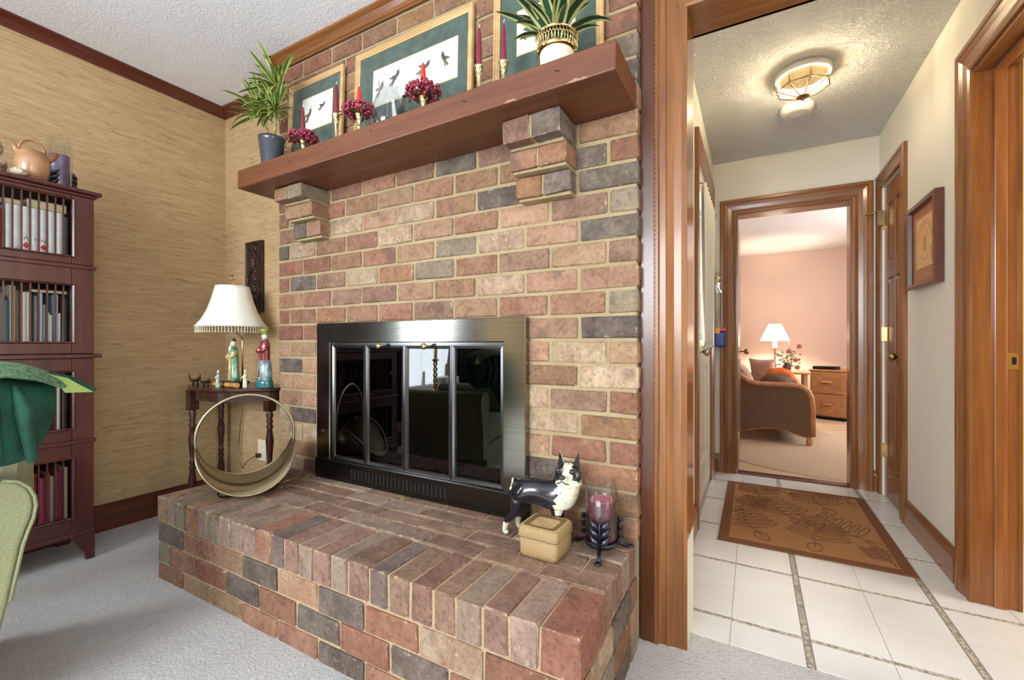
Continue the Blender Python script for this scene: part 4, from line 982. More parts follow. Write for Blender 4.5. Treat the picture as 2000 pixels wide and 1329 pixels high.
def figure(root, c, h, robe, inner, head, hatm, kind, lean=0):
    x, y, z = c; s_ = h
    # robe with draped folds
    b = B(); vs = []; n_ = 20
    prof = [(0, .115), (.03, .125), (.12, .118), (.30, .105), (.48, .108), (.62, .112), (.72, .105), (.78, .07), (.80, .035)]
    for (hh, rr_) in prof:
        for i in range(n_):
            a = 2 * PI * i / n_; fold = 1 + .09 * math.sin(a * 6 + hh * 5) * (1 - hh)
            vs.append((x + rr_ * s_ * fold * math.cos(a) * 1.05 + lean * hh * s_, y + rr_ * s_ * fold * math.sin(a) * .85, z + hh * s_))
    m_ = len(prof)
    b.add(vs, [(j * n_ + i, j * n_ + (i + 1) % n_, (j + 1) * n_ + (i + 1) % n_, (j + 1) * n_ + i) for j in range(m_ - 1) for i in range(n_)] + [tuple(reversed(range(n_))), tuple((m_ - 1) * n_ + i for i in range(n_))], True)
    b.build('robe', robe, root)
    # folded sleeves meeting in front, facing the room (-y)
    b = B()
    for e in (-1, 1):
        b.tube([(x + e * .085 * s_ + lean * .7 * s_, y, z + .70 * s_), (x + e * .11 * s_ + lean * .6 * s_, y - .05 * s_, z + .60 * s_), (x + e * .045 * s_ + lean * .5 * s_, y - .115 * s_, z + .55 * s_)], [.035 * s_, .042 * s_, .050 * s_], 8)
    b.build('sleeves', inner, root)
    b = B(); b.tube([(x + lean * .5 * s_ - .03 * s_, y - .128 * s_, z + .575 * s_), (x + lean * .5 * s_ + .03 * s_, y - .128 * s_, z + .585 * s_)], .022 * s_, 8); b.build('hands', M['gl_skin'], root)
    # front panel of the robe
    b = B(); b.tube([(x + lean * .1 * s_, y - .10 * s_, z + .02 * s_), (x + lean * .3 * s_, y - .085 * s_, z + .30 * s_), (x + lean * .5 * s_, y - .085 * s_, z + .52 * s_)], [.045 * s_, .035 * s_, .03 * s_], 8); b.build('robe_front', inner, root)
    hx = x + lean * .86 * s_
    hd = B().sphere((hx, y - .005 * s_, z + .862 * s_), .062 * s_, 14, 1.22).sphere((hx, y - .066 * s_, z + .855 * s_), .012 * s_, 6)
    hd = hd.build('head', M['gl_skin'], root)
    b = B()
    for e in (-1, 1): b.sphere((hx + e * .022 * s_, y - .058 * s_, z + .880 * s_), .007 * s_, 6)
    b.tube([(hx - .012 * s_, y - .062 * s_, z + .828 * s_), (hx + .012 * s_, y - .062 * s_, z + .828 * s_)], .004 * s_, 5)
    b.build('face', M['gl_black'], hd)
    if kind == 'beard': B().tube([(hx, y - .055 * s_, z + .82 * s_), (hx, y - .085 * s_, z + .74 * s_), (hx, y - .09 * s_, z + .66 * s_)], [.03 * s_, .026 * s_, .008 * s_], 8).build('beard', M['gl_white'], hd)
    if kind in ('beard', 'bun'): B().sphere((hx, y + .012 * s_, z + .925 * s_), .052 * s_, 10, .7).sphere((hx, y + .01 * s_, z + .965 * s_), .025 * s_, 8).build('hair', hatm, hd)
    if kind == 'hat':
        B().lathe([(.066 * s_, .0), (.072 * s_, .01 * s_), (.070 * s_, .05 * s_), (.095 * s_, .085 * s_), (.098 * s_, .11 * s_), (.03 * s_, .125 * s_), (.018 * s_, .15 * s_), (1e-4, .16 * s_)], (hx, y, z + .90 * s_), 16).build('hat', hatm, hd)
        B().tube([(hx + .062 * s_ * math.cos(i * PI / 7), y + .05 * s_ * math.sin(i * PI / 7), z + .79 * s_) for i in range(14)], .016 * s_, 7, True).build('collar', M['gl_blue'], root)
# green robed sage as lamp base
figure(lp, (LX + .035, LY - .01, TZ + .030), .245, M['gl_green'], M['gl_yellow'], None, M['gl_black'], 'beard', -.04)
# the crimson mandarin and the two small ones
rg = thing('figurine', 'tall glazed figurine in crimson robe and green hat on the side table', 'figurine', (-2.345, 1.455, TZ))
B().lathe([(.048, 0), (.050, .006), (.046, .022), (.048, .032), (.044, .040)], (-2.345, 1.455, TZ + .0005), 18, sy=.85).build('base', M['gl_teal'], rg)
B().lathe([(.040, 0), (.041, .03), (.038, .08), (.034, .11)], (-2.345, 1.455, TZ + .040), 18, sy=.85).build('skirt', M['gl_blue'], rg)
figure(rg, (-2.345, 1.455, TZ + .055), .262, M['gl_red'], M['gl_red'], None, M['gl_hat'], 'hat')
g1 = thing('figurine', 'small blue-white glazed figurine, left of the two small ones before the lamp', 'figurine', (-2.575, 1.34, TZ), 'small figurines before the lamp')
figure(g1, (-2.575, 1.335, TZ + .0005), .098, M['gl_blue'], M['gl_lime'], None, M['gl_white'], 'bun')
g2 = thing('figurine', 'small pale green glazed figurine, right of the two, beside the crimson robed one', 'figurine', (-2.425, 1.40, TZ), 'small figurines before the lamp')
figure(g2, (-2.425, 1.395, TZ + .0005), .102, M['gl_lime'], M['gl_white'], None, M['gl_white'], 'bun')
# bamboo pieces
tag(B().lathe([(.0135, 0), (.0145, .004), (.013, .01), (.013, .10), (.0145, .105), (.0135, .11)], (-2.555, 1.365, TZ + .0145), 12, 'x').build('bamboo_tube', M['bamboo']), 'tan bamboo tube lying between the two small figurines', 'tube')
tag(B().lathe([(.013, 0), (.014, .004), (.0125, .01), (.0125, .06), (.013, .065)], (-2.685, 1.37, TZ + .014), 12, 'x').build('bamboo_tube', M['bamboo']), 'short bamboo tube lying left of the small blue-white figurine', 'tube')
def critter(label, c, s_, tail):
    x, y, z = c; b = B()
    b.tube([(x - .028 * s_, y, z + .022 * s_), (x, y, z + .026 * s_), (x + .028 * s_, y, z + .026 * s_), (x + .044 * s_, y, z + .034 * s_), (x + .056 * s_, y, z + .032 * s_)], [.008 * s_, .009 * s_, .010 * s_, .007 * s_, .003 * s_], 8)
    for dx in (-.024, -.014, .022, .032): b.tube([(x + dx * s_, y + (.004 if dx in (-.024, .022) else -.004) * s_, z + .022 * s_), (x + (dx + .006) * s_, y, z + .010 * s_), (x + dx * s_, y, z + .001)], [.005 * s_, .003 * s_, .003 * s_], 6)
    b.tube([(x - .028 * s_, y, z + .024 * s_), (x - .046 * s_, y, z + .024 * s_), (x - .056 * s_, y, z + .040 * s_), (x - .060 * s_, y, z + (.060 + tail) * s_)], [.005 * s_, .004 * s_, .003 * s_, .002 * s_], 6)
    for e in (-1, 1): b.tube([(x + .042 * s_, y + e * .003, z + .040 * s_), (x + .036 * s_, y + e * .005, z + .050 * s_)], [.003 * s_, .001 * s_], 5)
    return tag(b.build('animal_figurine', M['iron']), label, 'figurine')
critter('dark metal animal with raised tail at the far left of the side table', (-2.87, 1.36, TZ), 1.0, 0)
critter('dark metal animal with long tail beside the short bamboo tube', (-2.715, 1.34, TZ), .95, .012)
# carved plaque and outlet
pq = thing('carved_plaque', 'narrow dark carved wooden plaque hanging on the papered wall by the bricks', 'plaque', (-2.707, YW, 1.2))
B().box(-2.793, -2.622, YW - .020, YW - .0005, 1.197, 1.635).build('board', M['plaque'], pq, bevel=.004)
b = B(); rr = random.Random(5)
for i in range(16):
    z = 1.235 + i * .0235; w_ = .028 + .02 * rr.random(); x = -2.7075 + rr.uniform(-.014, .014)
    b.sphere((x, YW - .020, z), w_ * .7, 8, .8, 1, .28)
b.tube([(-2.735 + .03 * math.sin(i * .8), YW - .022, 1.22 + i * .0285) for i in range(14)], .007, 7)
b.build('relief_carving', M['plaque'], pq)
sweep_u((0, YW - .020, 0), (1, 0, 0), (0, -1, 0), -2.785, -2.630, 1.205, 1.627, [(0, 0), (0, .004), (-.008, .006), (-.012, 0)], True).build('border', M['plaque'], pq)
ol = thing('wall_outlet', 'ivory wall outlet with a plug in it, seen through the brass hoop', 'outlet', (-2.643, YW, .35))
B().box(-2.682, -2.604, YW - .007, YW - .0003, .282, .412).build('cover_plate', M['plastic'], ol, bevel=.003)
B().lathe([(.014, .007), (.014, .012)], (-2.643, YW, .375), 14, 'y').build('socket', M['plastic'], ol)
B().box(-2.668, -2.642, YW - .032, YW - .0075, .305, .330).build('plug', M['darkwood'], ol, bevel=.004)
tag(B().tube([(-2.668, YW - .022, .318), (-2.70, YW - .03, .30), (-2.75, YW - .035, .27), (-2.80, YW - .03, .22), (-2.86, YW - .025, .30), (-2.845, YW - .02, .48), (-2.81, YW - .02, .62), (-2.80, YW - .018, TZ + .02 - .1)], .0025, 6).build('lamp_cord', M['abrass']), 'thin gold lamp cord looping behind the brass hoop down to the outlet', 'cord')

# ================================================================ ON THE HEARTH
# brass log hoop: axis along the line of sight from the left end
hp = thing('log_holder', 'round brass log hoop with a curved trough standing at the left of the hearth', 'log holder', (0, 0, 0))
R_, Lh = .190, .19
b = B(); vs = []; fs = []; na = 30; nl = 2
for j in range(nl):
    for i in range(na + 1):
        a = math.radians(-90 - 88 + 176 * i / na); yy = (2 * j - 1) * Lh * max(0, -math.sin(a)) ** .5; vs.append((R_ * math.cos(a), yy, R_ + R_ * math.sin(a)))
for j in range(nl - 1):
    for i in range(na): fs.append((j * (na + 1) + i, j * (na + 1) + i + 1, (j + 1) * (na + 1) + i + 1, (j + 1) * (na + 1) + i))
b.add(vs, fs, True); b.build('trough', M['hoopbrass'], hp, solid=.002)
for yy in (-Lh, Lh):
    B().tube([(R_ * math.cos(math.radians(-178 + 176 * i / 36)), yy * max(0, -math.sin(math.radians(-178 + 176 * i / 36))) ** .5, R_ + R_ * math.sin(math.radians(-178 + 176 * i / 36))) for i in range(37)], .0045, 8).build('rolled_edge', M['hoopbrass'], hp)
B().tube([(R_ * 1.01 * math.cos(math.radians(-12 + 204 * i / 36)), 0, R_ + R_ * 1.01 * math.sin(math.radians(-12 + 204 * i / 36)) + .02) for i in range(37)], .0062, 10).build('handle', M['hoopbrass'], hp)
for yy in (-.11, .11):
    B().tube([(-.088, yy, .016), (-.112, yy, .004), (-.10, yy, -.012), (-.05, yy, -.016), (.05, yy, -.016), (.10, yy, -.012), (.112, yy, .004), (.088, yy, .016)], .004, 8).build('foot', M['black'], hp)
hp.location = (-2.01, 1.165, ZH + .0215); hp.rotation_euler = (0, 0, math.atan2(.868, .496) + .04)

# cast iron terrier doorstop
def skin(name, verts, edges, radii, root=0, sub=2):
    me = bpy.data.meshes.new(name); me.from_pydata(verts, edges, []); o = bpy.data.objects.new(name, me); COL.objects.link(o)
    o.modifiers.new('skin', 'SKIN'); sl = me.skin_vertices[0].data if me.skin_vertices else None
    if sl is None:
        me.attributes  # skin layer is made by the modifier's first use
    return o
def skin_mesh(name, verts, edges, radii, sub=2):
    bm = bmesh.new(); ly = bm.verts.layers.skin.verify()
    vv = []
    for i, p in enumerate(verts):
        v_ = bm.verts.new(p); r_ = radii[i]; v_[ly].radius = (r_, r_) if not isinstance(r_, tuple) else r_
        v_[ly].use_root = (i == 0); vv.append(v_)
    for a, e in edges: bm.edges.new((vv[a], vv[e]))
    me = bpy.data.meshes.new(name); bm.to_mesh(me); bm.free()
    o = bpy.data.objects.new(name, me); COL.objects.link(o)
    md = o.modifiers.new('skin', 'SKIN'); md.use_smooth_shade = True
    m2 = o.modifiers.new('sub', 'SUBSURF'); m2.levels = sub; m2.render_levels = sub
    dg = bpy.context.evaluated_depsgraph_get(); dg.update()
    res = bpy.data.meshes.new_from_object(o.evaluated_get(dg)); bpy.data.objects.remove(o)
    res.name = name
    for p in res.polygons: p.use_smooth = True
    return res
V = [(-.068, 0, .160), (-.03, 0, .158), (.015, 0, .156), (.055, 0, .150), (.085, 0, .158), (.098, -.004, .200), (.100, -.012, .232), (.097, -.036, .226),
     (-.072, .026, .125), (-.062, .030, .085), (-.095, .032, .050), (-.100, .032, .010), (-.082, .032, .006),
     (-.078, -.026, .125), (-.076, -.030, .085), (-.112, -.032, .050), (-.122, -.032, .010), (-.104, -.034, .006),
     (.060, .026, .115), (.058, .028, .065), (.058, .028, .012), (.074, .028, .006),
     (.066, -.026, .115), (.068, -.030, .065), (.070, -.030, .012), (.086, -.032, .006),
     (-.098, 0, .178), (-.106, 0, .186)]
E_ = [(0, 1), (1, 2), (2, 3), (3, 4), (4, 5), (5, 6), (6, 7), (0, 8), (8, 9), (9, 10), (10, 11), (11, 12), (0, 13), (13, 14), (14, 15), (15, 16), (16, 17), (3, 18), (18, 19), (19, 20), (20, 21), (3, 22), (22, 23), (23, 24), (24, 25), (0, 26), (26, 27)]
Rr = [.055, .050, .052, .062, .058, .046, .052, .034, .030, .020, .013, .010, .010, .030, .020, .013, .010, .010, .023, .015, .012, .010, .023, .015, .012, .010, .011, .008]
dme = skin_mesh('terrier', V, E_, Rr)
dme.materials.append(M['dogblack']); dme.materials.append(M['dogwhite'])
for p in dme.polygons:
    x, y, z = p.center
    w_ = (x > .068 and z > .10) or (z < .045) or (x < -.098 and z > .15)
    if x > .068 and z > .212 and abs(x - .100) > .017 and y > -.040: w_ = False
    if x > .05 and z > .21 and y > .004: w_ = False
    p.material_index = 1 if w_ else 0
dg_ = thing('terrier_doorstop', 'black and chipped-white cast metal terrier standing by the right side of the fireplace', 'dog statue', (0, 0, 0))
db = bpy.data.objects.new('body', dme); COL.objects.link(db); attach(db, dg_)
for e in (-1, 1):
    B().add([(.100 + e * .010, -.012, .252), (.100 + e * .040, -.006, .243), (.100 + e * .026, .012, .250), (.100 + e * .033, -.002, .303)], [(0, 1, 3), (1, 2, 3), (2, 0, 3), (0, 2, 1)], False).build('ear', M['dogblack'], dg_, bevel=.0015)
    b = B().sphere((.100 + e * .023, -.047, .246), .0095, 10); b.build('eye', M['gl_black'], dg_)
b = B().sphere((.097, -.072, .232), .010, 10, .8, 1.2).tube([(.078, -.060, .208), (.088, -.070, .2125), (.097, -.0725, .220), (.106, -.070, .2125), (.116, -.060, .208)], .0022, 6); b.build('muzzle_markings', M['gl_black'], dg_)
b = B().tube([(.099 + .043 * math.cos(i * PI / 9), -.006 + .040 * math.sin(i * PI / 9), .192 + .006 * math.cos(i * PI / 9)) for i in range(18)], .003, 6, True); b.build('collar', M['dogwhite'], dg_)
dg_.location = (-.632, 1.352, ZH + .0005); dg_.rotation_euler = (0, 0, .08)

# woven straw box
sb = thing('straw_box', 'small square woven straw box with a fitted lid, before the terrier on the hearth', 'box', (0, 0, 0))
def rrect(hx, hy, r_, n_=5):
    pts = []
    for cx, cy, a0 in ((hx - r_, hy - r_, 0), (-hx + r_, hy - r_, 90), (-hx + r_, -hy + r_, 180), (hx - r_, -hy + r_, 270)):
        for i in range(n_): a = math.radians(a0 + 90 * i / (n_ - 1)); pts.append((cx + r_ * math.cos(a), cy + r_ * math.sin(a)))
    return pts
def stack(secs, cap=True):
    b = B(); vs = []; n_ = len(secs[0][0])
    for pts, z in secs: vs += [(x, y, z) for x, y in pts]
    fs = [(j * n_ + i, j * n_ + (i + 1) % n_, (j + 1) * n_ + (i + 1) % n_, (j + 1) * n_ + i) for j in range(len(secs) - 1) for i in range(n_)]
    fs += [tuple(reversed(range(n_))), tuple((len(secs) - 1) * n_ + i for i in range(n_))]
    return b.add(vs, fs, True)
stack([(rrect(.060, .055, .012), 0), (rrect(.064, .059, .012), .012), (rrect(.065, .060, .012), .066)]).build('box_body', M['straw'], sb)
stack([(rrect(.0675, .0625, .013), .060), (rrect(.0685, .0635, .013), .064), (rrect(.067, .062, .013), .088), (rrect(.062, .057, .013), .094), (rrect(.045, .040, .012), .0925), (rrect(.020, .018, .008), .091)]).build('lid', M['straw'], sb)
sb.location = (-.572, 1.258, ZH + .001); sb.rotation_euler = (0, 0, -.03)

# hurricane candle in a pewter leaf holder
def leaf_candle(label, loc, wax, s_=1.0, rot=0, gh=.195, ch=.125):
    r = thing('leaf_candle_holder', label, 'candle holder', (0, 0, 0))
    B().lathe([(.036, .030), (.046, .034), (.050, .050), (.051, .12), (.0495, .030 + gh), (.0478, .030 + gh), (.0492, .12), (.048, .050), (.040, .036), (1e-4, .035)], (0, 0, 0), 30).build('glass_cylinder', M['glass'], r)
    cd = B().lathe([(.038, .036), (.039, .038), (.0385, .036 + ch), (.036, .038 + ch), (.033, .034 + ch), (.020, .030 + ch), (1e-4, .030 + ch)], (0, 0, 0), 26).build('pillar_candle', wax, r)
    B().lathe([(.0386, .034 + ch), (.0375, .0385 + ch), (.035, .038 + ch), (.0335, .0342 + ch)], (0, 0, 0), 26).build('wax_rim', M['waxrim'], cd)
    B().lathe([(.030, .018), (.048, .022), (.054, .034), (.050, .040), (.040, .032), (1e-4, .030)], (0, 0, 0), 24).build('dish', M['pewter'], r)
    for k in range(3):
        a = 2 * PI * k / 3 + .35; ca, sa = math.cos(a), math.sin(a)
        b = B(); b.tube([(.05 * ca, .05 * sa, .026), (.075 * ca, .075 * sa, .014), (.095 * ca, .095 * sa, .006)], [.006, .006, .008], 8)
        b.sphere((.100 * ca, .100 * sa, .0055), .011, 10, .45, 1.3, 1.0)
        b.build('foot', M['pewter'], r)
        b = B()
        b.tube([(.056 * ca, .056 * sa, .03), (.058 * ca, .058 * sa, .08), (.054 * ca, .054 * sa, .125)], [.0035, .003, .002], 6)
        for q in range(3):
            for e in (-1, 1):
                aa = a + e * (.18); zb = .036 + q * .024
                p0 = Vector((.056 * ca, .056 * sa, zb)); a2 = a + e * .62; p2 = Vector((.056 * math.cos(a2), .056 * math.sin(a2), zb + .034)); pm_ = (p0 + p2) / 2 + Vector((ca, sa, 0)) * .006
                b.tube([p0, pm_, p2], [.003, .0105, .0012], 7)
        b.build('leaf_spray', M['pewter'], r)
    r.location = loc; r.rotation_euler = (0, 0, rot); r.scale = (s_,) * 3
    return r
leaf_candle('plum pillar candle in a glass cylinder on pewter leaves, on the hearth', (-.421, 1.350, ZH + .001), M['purplewax'], 1.0, -1.72)
# ================================================================ BOOKCASE
BX = -2.704; Y0, Y1_ = .055, .862
bc = thing('bookcase', 'tall dark cherry bookcase with barred doors in four tiers, against the papered left wall', 'bookcase', (-2.88, .46, 0))
b = B(); b.box(-3.04, BX - .022, Y0, Y0 + .02, .12, 1.68).box(-3.04, BX - .022, Y1_ - .02, Y1_, .12, 1.68).box(-3.04, -3.03, Y0 + .02, Y1_ - .02, .12, 1.68)
b.build('carcass', M['cherry'], bc, bevel=.002)
zsec = [(.14, .545), (.56, .935), (.955, 1.345), (1.362, 1.675)]
for z in (.14, .548, .942, 1.350, 1.672): B().box(-3.03, BX - .022, Y0 + .02, Y1_ - .02, z - .012, z).build('shelf', M['cherry'], bc)
B().prism([(-3.045, Y0 - .015), (BX + .018, Y0 - .015), (BX + .018, Y1_ + .022), (-3.045, Y1_ + .022)], 1.690, 1.708, 'xy').build('cornice', M['cherry'], bc, bevel=.006)
B().box(-3.045, BX + .006, Y0 - .004, Y1_ + .006, 1.675, 1.690).build('cornice_moulding', M['cherry'], bc, bevel=.005)
for z, e in ((1.352, .004), (.944, .022), (.552, .004)): B().box(-3.04, BX + .006 + (e > .01) * .008, Y0 - e, Y1_ + e, z - .010, z + .009).build('rail_moulding', M['cherry'], bc, bevel=.004)
B().box(-3.04, BX + .002, Y0, Y1_, .118, .140).build('plinth_rail', M['cherry'], bc, bevel=.004)
for y0_, y1_ in ((Y1_ - .062, Y1_), (Y0, Y0 + .062)):
    s_ = 1 if y1_ == Y1_ else -1
    ye = y1_ if s_ > 0 else y0_; yi = y0_ if s_ > 0 else y1_
    B().prism([(ye, 0), (ye, .118), (yi - s_ * .02, .118), (yi, .08), (ye - s_ * .032, .03), (ye - s_ * .030, 0)], BX - .03, BX + .001, 'yz').build('foot', M['cherry'], bc, bevel=.003)
    B().box(-3.04, -3.0, min(ye, ye - s_ * .05), max(ye, ye - s_ * .05), 0, .118).build('foot', M['cherry'], bc)
wins = [(.213, .477), (.618, .870), (1.010, 1.262), (1.400, 1.652)]
WY0, WY1 = .132, .783
for (za, zb), (wa, wb) in zip(zsec, wins):
    b = B(); b.box(BX - .020, BX, Y0 + .004, WY0, za, zb).box(BX - .020, BX, WY1, Y1_ - .004, za, zb).box(BX - .020, BX, WY0, WY1, za, wa).box(BX - .020, BX, WY0, WY1, wb, zb)
    dr = b.build('door', M['cherry'], bc, bevel=.003)
    sweep_u((BX, 0, 0), (0, 1, 0), (1, 0, 0), WY0, WY1, wa, wb, [(0, -.008), (0, .0005), (.006, .005), (.010, .0005)], True).build('window_bead', M['cherry'], dr)
    n_ = 25
    for i in range(n_ - 1):
        y = WY1 - .0258 * (i + 1) + .0
        if y < WY0 + .01: break
        B().box(BX - .016, BX - .009, y - .0028, y + .0028, wa - .004, wb + .004).build('bar', M['cherry'], dr)
    B().box(BX - .007, BX - .0055, WY0, WY1, wa, wb).build('glass_pane', M['pglass'], dr)
B().sphere((BX + .011, .15, .75), .010, 10).build('knob', M['brass'], bc)

# books: (y0, y1, height, colour, depth-front x)
def book(y0, y1, z0, h, col, label, xf=-2.735, d=.15, group=None, lean=0):
    r = thing('book', label, 'book', (xf - d / 2, (y0 + y1) / 2, z0), group)
    w_ = y1 - y0
    c = B(); t_ = min(.003, w_ * .2)
    c.box(xf - d, xf, y0, y0 + t_, z0, z0 + h).box(xf - d, xf, y1 - t_, y1, z0, z0 + h)
    sp = [(xf - .002, y0 + t_)] ; n_ = 5
    poly = [(xf - .004, y0)] + [(xf - .004 + .005 * math.sin(PI * i / n_) + .002, y0 + w_ * i / n_) for i in range(n_ + 1)] + [(xf - .004, y1)]
    c.prism(poly, z0, z0 + h, 'xy'); c.build('cover', M['bk_' + col], r)
    B().box(xf - d + .004, xf - .006, y0 + t_, y1 - t_, z0 + .004, z0 + h - .004).build('pages', M['bk_pages'], r)
    return r
ordn = ['leftmost', 'second from the left', 'third from the left', 'fourth from the left', 'fifth from the left', 'sixth from the left', 'rightmost']
zb = 1.3505
wy = [.586, .605, .632, .659, .687, .711, .739, .762]
def text(body, size, loc, mat, parent, name='lettering'):
    cu = bpy.data.curves.new(name, 'FONT'); cu.body = body; cu.size = size; cu.extrude = .0002; cu.align_x = 'CENTER'
    o = bpy.data.objects.new(name, cu); COL.objects.link(o)
    dg = bpy.context.evaluated_depsgraph_get(); me = bpy.data.meshes.new_from_object(o.evaluated_get(dg)); bpy.data.objects.remove(o)
    o = bpy.data.objects.new(name, me); COL.objects.link(o); me.materials.clear(); me.materials.append(mat)
    o.location = loc; o.rotation_euler = (PI / 2, 0, PI / 2); attach(o, parent); return o
marks = {0: ('', 'D'), 1: ('o', 'ur'), 2: ('A', 'ing'), 3: ('ll', ''), 4: ('he', 'e'), 5: ('', 'ie'), 6: ('', 's')}
for i in range(7):
    extra = {1: '', 2: ' with letter A', 3: ' with a white mark', 4: ' with a red diamond'}.get(i, '')
    r = book(wy[i] + .001, wy[i + 1] - .001, zb, .238, 'white', 'white volume%s, %s of seven on the top shelf' % (extra, ordn[i]), group='white volumes on the top shelf')
    yc = (wy[i] + wy[i + 1]) / 2
    a_, c_ = marks[i]
    if a_: text(a_, .026 if i == 2 else .018, (-2.7315, yc, zb + (.095 if i != 1 else .055)), M['ink'], r)
    if c_: text(c_, .013, (-2.7315, yc, zb + .028), M['ink'], r)
    if i in (2, 4): B().prism([(yc - .011, zb + .072), (yc, zb + .058), (yc + .011, zb + .072), (yc, zb + .086)], -2.7322, -2.7312, 'yz').build('red_diamond', M['redink'], r)
book(.556, .584, zb, .215, 'red', 'red book left of the white matching volumes')
book(.528, .554, zb, .200, 'tan', 'tan book, leftmost one visible on the top shelf')
book(.764, .778, zb, .225, 'black', 'thin black book at the right end of the top shelf')
# books lying flat on top of the upright ones, fore-edges to the front
def flat_book(y0, y1, z, h, label, x0=-2.90, x1=-2.745):
    r = thing('book', label, 'book', ((x0 + x1) / 2, (y0 + y1) / 2, z))
    B().box(x0, x1, y0, y1, z, z + .003).box(x0, x1, y0, y1, z + h - .003, z + h).box(x0, x1, y1 - .003, y1, z + .003, z + h - .003).build('cover', M['bk_brown'], r)
    B().box(x0 + .004, x1 - .003, y0 + .002, y1 - .003, z + .003, z + h - .003).build('pages', M['bk_pages'], r)
flat_book(.650, .777, zb + .2395, .040, 'pale paged thick book lying flat on the right white volumes')
flat_book(.578, .642, zb + .2395, .026, 'pale paged thin book lying flat on the left white volumes')
sh2 = [(.560, .577, .228, 'grey', 'grey book at the left of the second shelf'), (.579, .597, .200, 'teal', 'dark teal book on the second shelf'), (.599, .607, .265, 'cream', 'tall thin cream book beside the teal one'),
       (.608, .616, .262, 'tan', 'tall thin tan book next to the thin cream one'), (.617, .628, .245, 'brown', 'thin brown book, centre of the second shelf'), (.634, .648, .240, 'cream', 'left one of two thick cream books on the second shelf'), (.649, .661, .240, 'white', 'right one of two thick cream books on the second shelf'),
       (.672, .680, .225, 'grey', 'thin grey book past the thick cream pair'), (.688, .696, .240, 'sky', 'thin pale blue pamphlet, tallest at right'), (.698, .706, .190, 'grey', 'grey pamphlet beside the pale blue one'), (.712, .718, .155, 'white', 'short white booklet, left of the two shortest'), (.719, .727, .145, 'cream', 'short cream booklet, right of the two shortest'), (.731, .745, .238, 'sky', 'sky blue thicker book near the right end'), (.747, .753, .155, 'white', 'short thin white booklet right of the sky blue book'), (.756, .762, .230, 'brown', 'thin brown book near the right end of the second shelf'), (.766, .774, .225, 'black', 'black book at the right end of the second shelf')]
for y0_, y1_, h, c_, l_ in sh2: book(y0_, y1_, .9425, h + .04, c_, l_)
flat_book(.664, .779, 1.2240, .016, 'thin pale paged book lying flat atop the second shelf books')
sh3 = [(.60, .625, .25, 'blue'), (.627, .65, .24, 'grey'), (.652, .675, .26, 'black'), (.677, .70, .25, 'brown'), (.705, .722, .262, 'black'), (.724, .738, .27, 'wine'), (.741, .752, .262, 'cream'), (.756, .772, .268, 'black')]
nm3 = ['dark blue', 'grey', 'black', 'brown', 'glossy black', 'wine', 'thin cream', 'black end']
for (y0_, y1_, h, c_), q in zip(sh3, nm3): book(y0_, y1_, .5485, h, c_, '%s book on the third shelf, half hidden by the green cushion' % q)
for i, y in enumerate((.715, .735, .755)): tag(B().box(-2.90, -2.765, y, y + .018, .825, .840).build('magazine', M['bk_sky']), 'small pale booklet lying on the third shelf books, %s' % ('left', 'middle', 'right')[i], 'booklet')
sh4 = [(.585, .612, .245, 'wine', 'wine'), (.614, .634, .25, 'rust', 'rust'), (.636, .657, .24, 'wine', 'dark wine'), (.659, .677, .295, 'rust', 'tall rust red'), (.682, .703, .268, 'magenta', 'magenta'), (.705, .720, .285, 'rust', 'red-brown'), (.721, .731, .270, 'grey', 'thin grey'), (.734, .749, .290, 'red', 'deep red'), (.751, .757, .285, 'magenta', 'thin pink'), (.760, .776, .300, 'tan', 'tan and grey')]
for y0_, y1_, h, c_, q in sh4: book(y0_, y1_, .1405, h, c_, '%s book on the bottom shelf behind the bars' % q)

# things on top of the bookcase
BT = 1.7085
tp = thing('pottery_jug', 'tan glazed pottery jug with loop handle and upturned spout on top of the bookcase', 'jug', (-2.80, .668, BT))
tp_s = B().lathe([(.034, 0), (.044, .006), (.053, .04), (.056, .075), (.052, .110), (.042, .128), (.020, .137), (1e-4, .139)], (-2.76, .670, BT), 26).build('body', M['pottery'], tp)
B().tube([(-2.76, .670 + .040 * math.cos(PI * i / 10), BT + .130 + .050 * math.sin(PI * i / 10)) for i in range(11)], [.008] + [.006] * 9 + [.008], 8).build('loop_handle', M['pottery'], tp)
B().tube([(-2.76, .704, BT + .095), (-2.76, .734, BT + .125), (-2.76, .750, BT + .150)], [.017, .013, .008], 10).build('spout', M['pottery'], tp)
B().tube([(-2.76, .638, BT + .10), (-2.76, .619, BT + .13), (-2.76, .613, BT + .155)], [.015, .010, .004], 10).build('horn', M['pottery'], tp)
leaf_candle('mauve pillar candle in a tall glass, behind the jug on the bookcase', (-2.91, .797, BT - .0005), M['mauvewax'], .95, .9, .26, .165)
b = B(); b.sphere((-2.79, .560, BT + .045), .045, 14, 1.0).sphere((-2.79, .558, BT + .115), .036, 12, 1.1); tag(b.build('stone_figure', M['shell']), 'rounded mottled brown stone figure at the left edge, beside the jug', 'ornament')
tag(B().sphere((-2.712, .622, BT + .0175), .022, 14, .78, 1.2, 1.3).build('sea_shell', pm('pale_shell', '#8f826c', '#d8cdb4', (1, 1, 1), 90, 0.3)), 'small striped pale shell lying in front of the jug', 'shell')

# ================================================================ GREEN ARMCHAIR (only its near arm and cushion reach into the frame)
ch = thing('armchair', 'sage green upholstered armchair with a rolled arm, at the left edge', 'armchair', (0, 0, 0))
